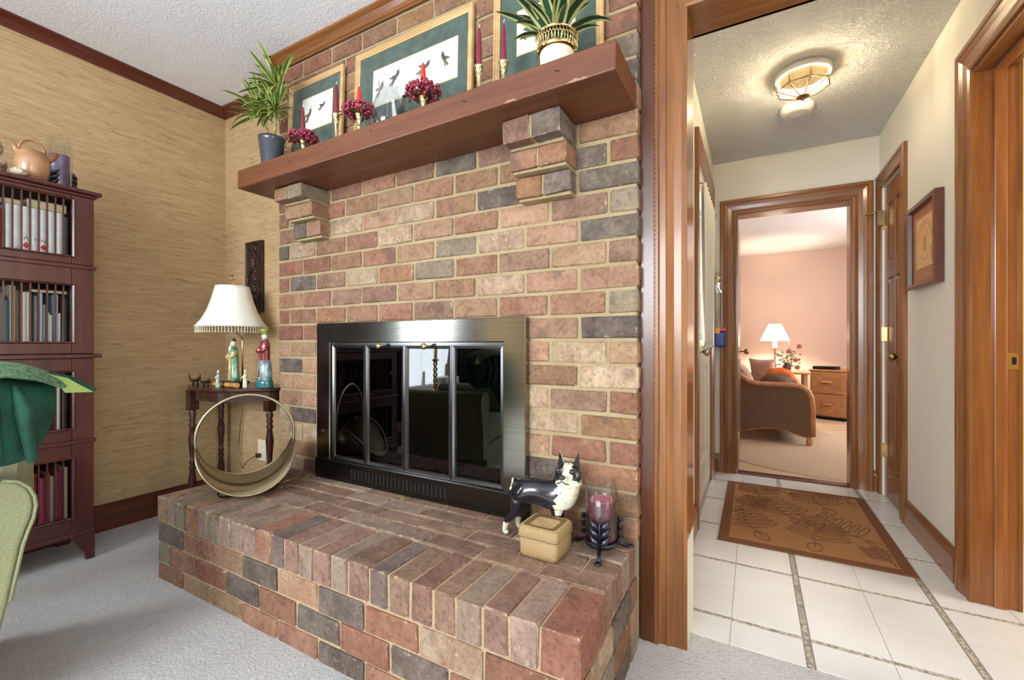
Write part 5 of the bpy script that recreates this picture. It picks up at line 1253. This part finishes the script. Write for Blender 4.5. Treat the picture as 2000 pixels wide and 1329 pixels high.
# local frame: +x faces forward, +y across towards the near arm
out0 = [(-.067, .609), (-.036, .600), (-.014, .578), (-.003, .550), (0, .522), (-.005, .485), (-.016, .450), (-.026, .412), (-.036, .350), (-.050, .26), (-.067, .17), (-.080, .06), (-.20, .06), (-.205, .40), (-.222, .46), (-.228, .52), (-.215, .575), (-.175, .605), (-.12, .612)]
out = [(y * .87, max(.06, 1 - (1 - z) * .87)) for y, z in out0]
b = B(); b.prism([(y, z) for y, z in out], -.60, 0, 'yz'); b.build('arm', M['sagefab'], ch, bevel=.010, seg=3)
B().tube([(.003, y + (.004 if y > -.1 else -.004), z) for y, z in out[:10]], .004, 6).build('piping', M['sagefab'], ch)
b = B(); b.prism([(y, z) for y, z in [(-.80 - a, c) for a, c in out]], -.60, 0, 'yz'); b.build('arm', M['sagefab'], ch, bevel=.010, seg=3)
B().box(-.60, -.01, -.61, -.185, .26, .45).build('seat_cushion', M['sagefab'], ch, bevel=.04, seg=4)
B().box(-.64, -.02, -.61, -.185, .06, .255).build('seat_base', M['sagefab'], ch)
B().box(-.60, -.44, -.585, -.205, .06, .60).build('backrest', M['sagefab'], ch, bevel=.06, seg=4)
for x in (-.56, -.05):
    for y in (-.69, -.12): B().lathe([(.015, 0), (.024, .062)], (x, y, .0005), 12).build('leg', M['darkwood'], ch)
ang = math.atan2(-.237, .971)
ch.location = (-1.625, .398, 0); ch.rotation_euler = (0, 0, ang)
# cushion slung over the back: dark green velvet body, chenille top, pointed lime-lined corner
gc = thing('throw_cushion', 'dark green velvet throw cushion with a pointed lime-lined corner flap, above the armchair', 'cushion', (0, 0, 0))
def blob(secs, mat, name, par, sub=1):
    b = B(); n_ = 16; vs = []
    for (y, cx, cz, rx, rz) in secs:
        for i in range(n_):
            a = 2 * PI * i / n_; e = .8
            c_, s_ = math.cos(a), math.sin(a)
            vs.append((cx + rx * abs(c_) ** e * (1 if c_ > 0 else -1), y, cz + rz * abs(s_) ** e * (1 if s_ > 0 else -1)))
    m_ = len(secs)
    b.add(vs, [(j * n_ + i, (j + 1) * n_ + i, (j + 1) * n_ + (i + 1) % n_, j * n_ + (i + 1) % n_) for j in range(m_ - 1) for i in range(n_)] + [tuple(range(n_)), tuple((m_ - 1) * n_ + i for i in reversed(range(n_)))], True)
    return b.build(name, mat, par, sub=sub)
blob([(-.74, 0, .60, .05, .17), (-.66, 0, .62, .09, .255), (-.52, 0, .66, .10, .275), (-.40, 0, .775, .11, .16), (-.20, 0, .78, .115, .15), (-.115, 0, .765, .10, .135), (-.075, 0, .765, .08, .125), (-.04, 0, .80, .055, .085), (-.015, 0, .83, .03, .05)], M['velvet'], 'cushion_body', gc, 2)
b = B()
tops = [(-.60, .90), (-.34, .945), (-.20, .958), (-.10, .945), (-.045, .915), (.0, .892)]
vs = []
for y, z in tops:
    for x, dz in ((-.12, -.055), (-.05, .002), (.03, .004), (.105, -.018), (.125, -.045)): vs.append((x * (1 if y < -.05 else .7), y, z + dz))
b.add(vs, [(j * 5 + i, j * 5 + i + 1, (j + 1) * 5 + i + 1, (j + 1) * 5 + i) for j in range(5) for i in range(4)], True)
b.build('chenille_top', M['velvettop'], gc, solid=.010, sub=1)
B().add([(.06, -.055, .912), (.075, -.010, .895), (.085, .050, .845), (.095, -.02, .850)], [(0, 1, 2), (0, 2, 3)], False).build('lime_lining', M['lime'], gc, solid=.004)
B().add([(.05, -.045, .915), (.04, .01, .898), (.055, .073, .850), (.078, .045, .843)], [(0, 1, 2, 3)], False).build('corner_flap', M['velvet'], gc, solid=.006)
b = B()
for (y, zt_, zb_) in ((-.30, .90, .68), (-.20, .90, .66), (-.13, .88, .65)): b.tube([(.085, y, zt_), (.118, y + .01, (zt_ + zb_) / 2 + .04), (.105, y + .03, zb_)], [.006, .022, .012], 8)
b.build('fold', M['velvet'], gc)
gc.location = (-2.018 * .83, .557 * .83, .165); gc.rotation_euler = (0, 0, ang + .30); gc.scale = (.83,) * 3

# ================================================================ HALL
rg_ = thing('doormat', 'tan hall rug with brown border and leafy line pattern on the white tiles', 'rug', (.225, 3.01, 0))
RX0, RX1, RY0, RY1 = -.162, .618, 2.468, 3.560
B().box(RX0, RX1, RY0, RY1, .0004, .006).build('rug_border', M['rugbrown'], rg_, bevel=.002)
B().box(RX0 + .05, RX1 - .05, RY0 + .05, RY1 - .05, .0062, .0072).build('rug_field', M['rugtan'], rg_)
rr = random.Random(9); b = B()
def inr(p): return RX0 + .055 < p[0] < RX1 - .055 and RY0 + .055 < p[1] < RY1 - .055
def line(pts, r_):
    seg = []
    for p in pts:
        if inr(p): seg.append((p[0], p[1], .0076))
        else:
            if len(seg) > 1: b.tube(seg, r_, 4)
            seg = []
    if len(seg) > 1: b.tube(seg, r_, 4)
def frond(cx, cy, ang, s_):
    ax = Vector((math.cos(ang), math.sin(ang))); pr_ = Vector((-ax.y, ax.x)); c_ = Vector((cx, cy))
    line([tuple(c_ + ax * (t_ * .34 * s_) + pr_ * (.02 * math.sin(t_ * 5) * s_)) for t_ in [i / 10 for i in range(11)]], .0030)
    for k in range(6):
        t0 = c_ + ax * ((.05 + k * .05) * s_)
        for e in (-1, 1):
            L = (.17 - k * .012) * s_; d_ = (ax * .55 + pr_ * e).normalized(); q_ = Vector((-d_.y, d_.x))
            line([tuple(t0 + d_ * (L * .5 * (1 - math.cos(a))) + q_ * (.014 * s_ * math.sin(a))) for a in [i * PI / 7 for i in range(15)]], .0026)
    d_ = -ax
    line([tuple(c_ + d_ * (.055 * s_ * (1 - math.cos(a))) + pr_ * (.032 * s_ * math.sin(a))) for a in [i * PI / 8 for i in range(17)]], .0030)
    line([tuple(c_), tuple(c_ + d_ * .06 * s_)], .0030)
for cx, cy, an, s_ in ((.02, 2.66, 1.9, 1.0), (.27, 2.64, 1.4, .95), (.50, 2.80, 2.2, 1.0), (.20, 2.96, 2.0, 1.05), (.04, 3.28, 1.7, .85), (.38, 3.24, 1.8, .95), (.52, 3.42, 2.1, .8), (.20, 3.44, 2.3, .7), (-.06, 3.02, 1.2, .7), (.56, 2.56, 2.0, .5)):
    frond(cx, cy, an, s_)
b.build('leaf_pattern', M['rugline'], rg_)

# ceiling fixture
cl = thing('ceiling_light', 'cream glass ceiling light with dark leading in panes, in the hall', 'ceiling light', (.223, 2.72, HC))
cx, cy = .223, 2.72
B().lathe([(.122, HC - .030), (.127, HC - .022), (.127, HC - .0005)], (cx, cy, 0), 36).build('canopy', M['white'], cl)
B().lathe([(1e-4, HC - .0312), (.104, HC - .0312)], (cx, cy, 0), 36).build('dimming_plate', pm('amber_plate', '#8a6a38', rough=.6), cl)  # dark disc added to cut the brightness seen through the panes
lampglass = NT('lit_cream_glass'); v = lampglass.coord((1, 1, 1)); c_ = lampglass.ramp(lampglass.noise(v, 26, 4, .6), [(.3, lin('#e0b76e')), (.7, lin('#f4dfae'))])
lampglass.color(c_); lampglass.l(c_, lampglass.p.inputs['Emission Color']); lampglass.p.inputs['Emission Strength'].default_value = .35; LG = lampglass.pr(.25)
tt = lampglass.n('ShaderNodeBsdfTransparent'); tt.inputs[0].default_value = lin('#fff0cf'); ms = lampglass.n('ShaderNodeMixShader'); ms.inputs[0].default_value = .13
lampglass.l(lampglass.p.outputs[0], ms.inputs[1]); lampglass.l(tt.outputs[0], ms.inputs[2]); lampglass.l(ms.outputs[0], lampglass.t.nodes['Material Output'].inputs['Surface'])
NP = 8; zt0, zt1, zt2 = HC - .033, HC - .085, HC - .128
gl_ = B()
for i in range(NP):
    a, e = 2 * PI * i / NP + .2, 2 * PI * (i + 1) / NP + .2
    P_ = lambda q, r_, z_: (cx + r_ * math.cos(q), cy + r_ * math.sin(q), z_)
    B().add([P_(a, .116, zt0), P_(e, .116, zt0), P_(e, .118, zt1), P_(a, .118, zt1)], [(0, 1, 2, 3)], False).build('glass_pane', LG, cl)
    B().add([P_(a, .118, zt1), P_(e, .118, zt1), P_(e, .022, zt2), P_(a, .022, zt2)], [(0, 1, 2, 3)], False).build('glass_pane', LG, cl)
    gl_.tube([P_(a, .117, zt0), P_(a, .119, zt1), P_(a, .022, zt2 - .001)], .0032, 5).tube([P_(a, .119, zt1), P_(e, .119, zt1)], .0032, 5)
gl_.build('leading', M['abrass'], cl)
B().lathe([(.028, zt2 - .004), (.030, zt2), (.020, zt2 + .004)], (cx, cy, 0), 16).lathe([(1e-4, zt2 - .022), (.006, zt2 - .020), (.008, zt2 - .014), (.004, zt2 - .008), (.012, zt2 - .004)], (cx, cy, 0), 12).build('finial', M['abrass'], cl)
for (lx, ly) in ((.035, 0), (-.035, 0)):
    l = bpy.data.lights.new('bulb', 'POINT'); l.energy = 34.0; l.color = (1.0, .96, .88); l.shadow_soft_size = .02
    o = bpy.data.objects.new('bulb', l); COL.objects.link(o); o.location = (cx + lx, cy + ly, HC - .070)
# smoke detector
sd_ = thing('smoke_detector', 'round white smoke detector on the hall ceiling behind the light', 'smoke detector', (.2245, 3.10, HC))
B().lathe([(.028, -.048), (.060, -.046), (.080, -.036), (.088, -.020), (.088, -.0005)], (.2245, 3.10, HC), 34).build('body', M['white'], sd_)
b = B()
for r_ in (.018, .030, .038, .046, .054): b.tube([(.2245 + r_ * math.cos(i * PI / 14), 3.10 + r_ * math.sin(i * PI / 14), HC - .0472 + max(0, r_ - .030) * .05) for i in range(28)], .0013, 4, True)
b.build('vent_rings', M['bk_grey'], sd_)

# picture on the right wall of the hall
pr_ = thing('framed_picture', 'dark brown framed tan picture of an arched building on the right hall wall', 'picture', (HX1, 2.84, 1.28))
sweep_u((HX1 - .002, 0, 0), (0, 1, 0), (-1, 0, 0), 2.668, 3.022, 1.308, 1.672, [(0, 0), (0, .018), (.006, .034), (.024, .036), (.028, .030), (.028, 0)], True).build('frame', M['frame_dark'], pr_)
B().box(HX1 - .012, HX1 - .006, 2.664, 3.026, 1.304, 1.676).build('mat_board', M['art_mat'], pr_)
pa = B().box(HX1 - .0135, HX1 - .012, 2.72, 2.975, 1.375, 1.625).build('print', M['art_paper'], pr_)
b = B(); x = HX1 - .0142
b.tube([(x, 2.8475 + .045 * math.cos(PI * i / 8), 1.505 + .06 * math.sin(PI * i / 8)) for i in range(9)], .0015, 4)
for dz in (.085, .100): b.tube([(x, 2.8475 + (dz + .005) * math.cos(PI * i / 10), 1.505 + dz * math.sin(PI * i / 10)) for i in range(11)], .0012, 4)
b.tube([(x, 2.7575, 1.43 + .04 * math.sin(i)) for i in range(5)], .001, 4)
b.box(x, x + .0006, 2.828, 2.868, 1.455, 1.53).tube([(x, 2.80, 1.43), (x, 2.8475, 1.41), (x, 2.895, 1.43)], .0012, 4)
b.build('line_drawing', M['art_line'], pa)

# curtain on the glazed hall door, with rod
ct = thing('door_curtain', 'white sheer curtain hanging over the glazed hall door, gathered at the hem', 'curtain', (HX0 + .03, 2.9, .97))
b = B(); vs = []; nu, nz = 60, 14
for j in range(nz + 1):
    t_ = j / nz; z = .975 + t_ * .93
    wdt = .335 - .12 * (1 - t_) ** 2
    for i in range(nu + 1):
        u_ = i / nu; y = 2.98 + (u_ - .5) * 2 * wdt * (1 - .08 * (t_ > .95))
        vs.append((HX0 + .034 + .016 * math.sin(u_ * 46 + .6 * math.sin(t_ * 3)) * (.5 + .5 * t_), y, z))
b.add(vs, [(j * (nu + 1) + i, j * (nu + 1) + i + 1, (j + 1) * (nu + 1) + i + 1, (j + 1) * (nu + 1) + i) for j in range(nz) for i in range(nu)], True)
b.build('cloth', M['curtain'], ct, solid=.002)
B().tube([(HX0 + .034, 2.665, 1.905), (HX0 + .034, 3.40, 1.905)], .006, 8).build('curtain_rod', M['white'], ct)
for y in (2.68, 3.385): B().tube([(HX0 - .003, y, 1.905), (HX0 + .034, y, 1.905)], .005, 6).build('bracket', M['steel'], ct)
B().tube([(HX0 + .034 + .014 * math.sin(i * 2.2), 2.765 + i * .0307, .985) for i in range(15)], .011, 8).build('gathered_hem', M['curtain'], ct)

# key rack bits by the far doorway
tag(B().box(-.272, -.262, 3.792, 3.7995, 1.985, 2.01).tube([(-.267, 3.795, 1.998), (-.267, 3.775, 1.998), (-.255, 3.755, 2.002)], .003, 6).build('wall_hook', M['black']), 'small dark hook high on the end wall beside the glazed door', 'hook')
ks = thing('key_ring', 'bunch of metal keys hanging on the end wall above the blue box', 'keys', (-.25, 3.78, 1.4))
b = B(); b.tube([(-.25, 3.798, 1.56), (-.25, 3.775, 1.56), (-.25, 3.772, 1.57)], .0025, 6).tube([(-.25 + .018 * math.cos(i * PI / 8), 3.778, 1.535 + .018 * math.sin(i * PI / 8)) for i in range(16)], .0018, 5, True); b.build('ring', M['steel'], ks)
rr = random.Random(2)
for i in range(7):
    a = rr.uniform(-.5, .5); m_ = Matrix.Rotation(a, 3, 'Y'); c0 = Vector((-.25 + rr.uniform(-.012, .012), 3.776 - i * .0025, 1.52 - rr.uniform(0, .10)))
    b = B().rbox(c0 + m_ @ Vector((0, 0, -.03)), (.008, .0018, .045), m_).rbox(c0, (.022, .0018, .022), m_).rbox(c0 + m_ @ Vector((.006, 0, -.042)), (.006, .0018, .012), m_)
    b.build('key', M['steel'] if i % 3 else M['abrass'], ks)
B().box(-.255, -.245, 3.766, 3.769, 1.20, 1.50).build('strap', M['strap'], ks)
bb_ = thing('blue_box', 'small blue plastic box with red and yellow lid hanging by the far doorway', 'box', (-.235, 3.75, .975))
B().box(-.280 + .012, -.190, 3.715, 3.775, .978, 1.095).build('body', M['bluebox'], bb_, bevel=.012, seg=3)
B().box(-.270, -.188, 3.712, 3.778, 1.097, 1.122).build('lid', M['redpl'], bb_, bevel=.005)
B().box(-.262, -.225, 3.707, 3.7115, 1.078, 1.126).build('clasp', M['yellowpl'], bb_, bevel=.002)
B().tube([(-.258, 3.74, 1.122), (-.250, 3.77, 1.20), (-.244, 3.79, 1.29), (-.238, 3.77, 1.20), (-.225, 3.74, 1.122)], .004, 6).build('strap', M['strap'], bb_)
# ================================================================ FAR ROOM
# braided rug
tag(B().lathe([(1e-4, .0155), (1.10, .0155), (1.13, .011), (1.13, .0045)], (.62, 5.06, -.005), 64, sx=1.0, sy=1.0).build('braided_rug', M['braid']), 'round tan braided rug just beyond the far doorway', 'rug')
# wicker loveseat seen from its near side
ws = thing('wicker_loveseat', 'brown wicker loveseat with a scrolled arm, seen from its side in the far room', 'loveseat', (.1, 5.6, 0))
def warm(y0, y1):
    pts = [(-.26, .80), (-.20, .74), (-.12, .67), (-.05, .615), (.02, .590), (.18, .585), (.34, .585), (.42, .570), (.465, .530), (.490, .470), (.500, .38), (.502, .095), (.455, .092), (.40, .105), (.30, .138), (.18, .158), (.06, .150), (-.04, .125), (-.12, .095), (-.20, .08), (-.28, .08), (-.33, .40)]
    o = B().prism(pts, y0, y1, 'xz').build('arm_panel', M['wicker'], ws)
    B().tube([(x, (y0 + y1) / 2, z + .006) for x, z in pts[:12]], .026, 8).build('arm_rail', M['rattan'], ws)
    B().tube([(x, (y0 + y1) / 2, z) for x, z in pts[12:21]], .014, 8).build('lower_rail', M['rattan'], ws)
warm(5.12, 5.15); warm(6.45, 6.48)
for y in (5.135, 6.465):
    B().lathe([(.016, 0), (.028, .02), (.028, .045), (.018, .07), (.022, .088)], (.474, y, .0108), 12).build('leg', M['rattan'], ws)
    B().lathe([(.016, 0), (.028, .02), (.028, .045), (.018, .07), (.022, .088)], (-.28, y, .0108), 12).build('leg', M['rattan'], ws)
B().box(-.24, .47, 5.15, 6.45, .30, .36).build('seat_deck', M['wicker'], ws)
B().prism([(-.38, .95), (-.32, .95), (-.22, .36), (-.30, .36)], 5.15, 6.45, 'xz').build('backrest', M['wicker'], ws)
B().box(.44, .47, 5.16, 6.44, .12, .30).build('front_apron', M['wicker'], ws)
tag(B().box(-.20, .46, 5.17, 6.43, .361, .46).build('seat_cushion', M['cushion'], None, bevel=.03, seg=3), 'taupe seat cushion of the wicker loveseat', 'cushion')
def pillow(c, w_, h_, t_, mat, label, rot, cat='cushion'):
    b = B(); n_ = 10; vs = []; fs = []
    for sgn in (1, -1):
        for i in range(n_ + 1):
            for j in range(n_ + 1):
                u_, v_ = i / n_ * 2 - 1, j / n_ * 2 - 1
                k = (max(0, (1 - u_ ** 2) * (1 - v_ ** 2))) ** .45; pin = 1 - .07 * (1 - abs(u_)) * 0 + .04 * (u_ ** 2 * v_ ** 2)
                vs.append((sgn * t_ / 2 * k, u_ * w_ / 2 * pin * (1 - .05 * (1 - v_ ** 2)), v_ * h_ / 2 * pin * (1 - .05 * (1 - u_ ** 2))))
    N1 = (n_ + 1) ** 2
    for s_ in range(2):
        for i in range(n_):
            for j in range(n_):
                q = s_ * N1 + i * (n_ + 1) + j; fs.append((q, q + 1, q + n_ + 2, q + n_ + 1))
    b.add(vs, fs, True); o = b.build('throw_pillow', mat); o.location = c; o.rotation_euler = rot
    bmm = bmesh.new(); bmm.from_mesh(o.data); bmesh.ops.remove_doubles(bmm, verts=bmm.verts, dist=1e-5); bmesh.ops.recalc_face_normals(bmm, faces=bmm.faces); bmm.to_mesh(o.data); bmm.free()
    return tag(o, label, cat)
pillow((-.09, 5.40, .640), .36, .36, .15, M['cushion'], 'shiny taupe pillow leaning on the back of the wicker loveseat', (0, -.45, .1))
pillow((.10, 6.20, .655), .34, .32, .12, M['pinkcush'], 'pink square pillow farther back on the wicker loveseat', (0, -.15, .9))
tag(B().sphere((.225, 5.62, .575), .165, 20, .62, 1, .85).build('round_pillow', M['browncush']), 'brown round tufted pillow on the wicker loveseat', 'cushion')
tag(B().tube([(.13, 5.95, .58), (.19, 5.96, .665), (.27, 5.97, .675), (.35, 5.97, .65), (.39, 5.97, .58)], [.04, .05, .055, .05, .04], 10).build('folded_throw', M['orangefab']), 'orange patterned folded throw behind the brown round pillow', 'throw')
# file cabinet
fc = thing('file_cabinet', 'two drawer oak file cabinet beside the wicker loveseat in the far room', 'cabinet', (0, 0, 0))
B().box(-.20, .20, .0, .50, .04, .63).build('body', M['oak'], fc, bevel=.006)
B().box(-.215, .215, -.015, .51, .63, .655).build('top', M['oak'], fc, bevel=.006)
B().box(-.18, .18, .02, .48, 0.0, .04).build('plinth', M['shadowgap'], fc)
for z in (.345, .055):
    dr = B().box(-.185, .185, -.018, .0, z, z + .275).build('drawer', M['oak'], fc, bevel=.005)
    B().lathe([(.012, -.055), (.016, -.03), (.016, .03), (.012, .055)], (0, -.030, z + .150), 10, 'x').build('handle', M['rattan'], dr)
fc.location = (.845, 7.02, .005); fc.rotation_euler = (0, 0, -.46)
tag(B().box(-.13, .13, -.09, .09, 0, .04).box(-.11, .02, -.10, -.09, .012, .03).build('office_device', M['black'], None, bevel=.006), 'flat black device lying on the oak file cabinet', 'device')
dv = bpy.data.objects['office_device']; dv.location = (.85, 7.16, .661); dv.rotation_euler = (0, 0, -.46)
tag(B().box(.0, .035, -.02, .62, 0, .62).build('leaning_board', M['pinkcush'], None, bevel=.004), 'pale pinkish board standing at the right side of the oak cabinet', 'board')
lb_ = bpy.data.objects['leaning_board']; lb_.location = (1.14, 6.90, .005); lb_.rotation_euler = (0, 0, -.46)
# lamp table, lamp, flowers
et = thing('end_table', 'small end table behind the loveseat holding the far lamp', 'table', (.35, 7.3, 0))
B().box(.02, .66, 7.05, 7.60, .585, .61).build('top', M['oak'], et, bevel=.005)
for x in (.05, .60):
    for y in (7.08, 7.54): B().box(x, x + .035, y, y + .035, .005, .585).build('leg', M['oak'], et)
fl_ = thing('table_lamp', 'lit brass table lamp with white cone shade against the pink wall', 'lamp', (.265, 7.3, .61))
B().lathe([(.075, .0), (.078, .012), (.030, .022), (.010, .04), (.008, .10), (.014, .12), (.008, .14), (.008, .315), (.045, .322), (.045, .328), (.012, .333)], (.265, 7.3, .611), 18).build('stem', M['abrass'], fl_)
B().lathe([(.028, .945), (.030, .95), (.030, 1.065), (.026, 1.07)], (.265, 7.3, 0), 16).build('candle_sleeve', glow('lit_sleeve', '#fff3dc', 1.2), fl_)
sg = NT('lit_shade'); sg.color(lin('#fff6e4')); sg.p.inputs['Emission Color'].default_value = lin('#ffedd0'); sg.p.inputs['Emission Strength'].default_value = 2.2; SG = sg.pr(.8)
B().lathe([(.178, 1.045), (.088, 1.280)], (.265, 7.3, 0), 30)
b = B(); n_ = 30; vs = [(.265 + r_ * math.cos(2 * PI * i / n_), 7.3 + r_ * math.sin(2 * PI * i / n_), z) for r_, z in ((.185, 1.045), (.078, 1.280)) for i in range(n_)]
b.add(vs, [(i, (i + 1) % n_, n_ + (i + 1) % n_, n_ + i) for i in range(n_)], True).build('shade', SG, fl_, solid=.002)
l = bpy.data.lights.new('far_bulb', 'POINT'); l.energy = 42; l.color = (1, .84, .64); l.shadow_soft_size = .03
o = bpy.data.objects.new('far_bulb', l); COL.objects.link(o); o.location = (.265, 7.3, 1.14)
fv = thing('flower_vase', 'vase of pink and white silk flowers in front of the far lamp', 'flowers', (.40, 7.12, .61))
B().lathe([(.03, 0), (.05, .04), (.055, .08), (.03, .12), (.035, .13)], (.40, 7.12, .611), 16).build('vase', M['browncush'], fv)
rr = random.Random(8); b = B(); st = B()
for i in range(60):
    a = rr.uniform(0, 2 * PI); q = rr.uniform(.02, .15); z = rr.uniform(.70, .93) - q * .3; p = Vector((.40 + q * math.cos(a), 7.12 + q * math.sin(a) * .6, z))
    d_ = Vector((math.cos(a + rr.uniform(-1, 1)), math.sin(a) * .5, rr.uniform(-.4, .7))).normalized() * .04; s_ = d_.cross(Vector((.3, 1, .4))).normalized() * .012
    b.add([p, p + d_ * .5 + s_, p + d_, p + d_ * .5 - s_], [(0, 1, 2, 3)])
    if i % 4 == 0: st.tube([(.40, 7.12, .72), tuple(p)], .003, 4)
o = b.build('leaves', M['silk_green'], fv); o['kind'] = 'stuff'; st.build('stems', M['silk_green'], fv)
for (dx, z, m) in ((.14, .965, 'silk_pink'), (.00, 1.005, 'silk_white'), (.10, .78, 'silk_pink'), (-.10, .86, 'silk_white'), (.12, .68, 'silk_pink'), (.02, .90, 'silk_pink')):
    b = B()
    for k in range(5):
        a = 2 * PI * k / 5; b.sphere((.40 + dx + .020 * math.cos(a), 7.10, z + .020 * math.sin(a)), .017, 7, .9, 1, .5)
    b.sphere((.40 + dx, 7.09, z), .011, 6); b.build('blossom', M[m], fv)
    B().tube([(.40, 7.12, .72), (.40 + dx * .6, 7.12, (.72 + z) / 2 + .03), (.40 + dx, 7.11, z)], .003, 5).build('stem', M['silk_green'], fv)

# ================================================================ BEHIND THE CAMERA: what the fireplace glass and metal reflect
cs = thing('console_table', 'dark console table below the left window, outside the view', 'table', (-2.85, -.75, 0))
B().box(-2.94, -2.60, -1.30, -.50, .46, .50).build('top', M['darkwood'], cs, bevel=.004)
for x in (-2.93, -2.65):
    for y in (-1.28, -.56): B().box(x, x + .035, y, y + .035, 0, .46).build('leg', M['darkwood'], cs)
B().box(-2.92, -2.62, -1.24, -.56, .10, .459).build('cabinet_body', M['darkwood'], cs)
tw = B()
for q in range(2): tw.tube([(-2.80 + .014 * math.cos(i * .7 + q * PI), -.58 + .014 * math.sin(i * .7 + q * PI), .54 + i * .012) for i in range(24)], .011, 8)
tw.lathe([(.05, .5005), (.045, .515), (.018, .54)], (-2.80, -.58, 0), 16).lathe([(.018, .82), (.045, .84), (.02, .85), (.02, .95)], (-2.80, -.58, 0), 16)
tag(tw.build('twisted_candlestick', M['pbrass']), 'twisted candlestick on the console table, outside the view', 'candlestick')
tag(B().box(-2.88, -2.72, -.88, -.64, .5005, .66).build('planter_box', M['white'], None, bevel=.01), 'white planter box on the console table, outside the view', 'planter')
cu_ = thing('window_curtain', 'dark drapes beside the left window, outside the view', 'curtain', (-3.0, -.2, 1.2))
for (a, e) in ((-.38, .0), (-1.75, -1.22)):
    b = B(); n_ = 40; vs = [(-2.985 + .02 * math.sin(i / n_ * 44), a + (e - a) * i / n_, z) for z in (.25, 2.2) for i in range(n_ + 1)]
    b.add(vs, [(i, i + 1, n_ + 2 + i, n_ + 1 + i) for i in range(n_)], True).build('drape', M['bk_black'], cu_, solid=.003)
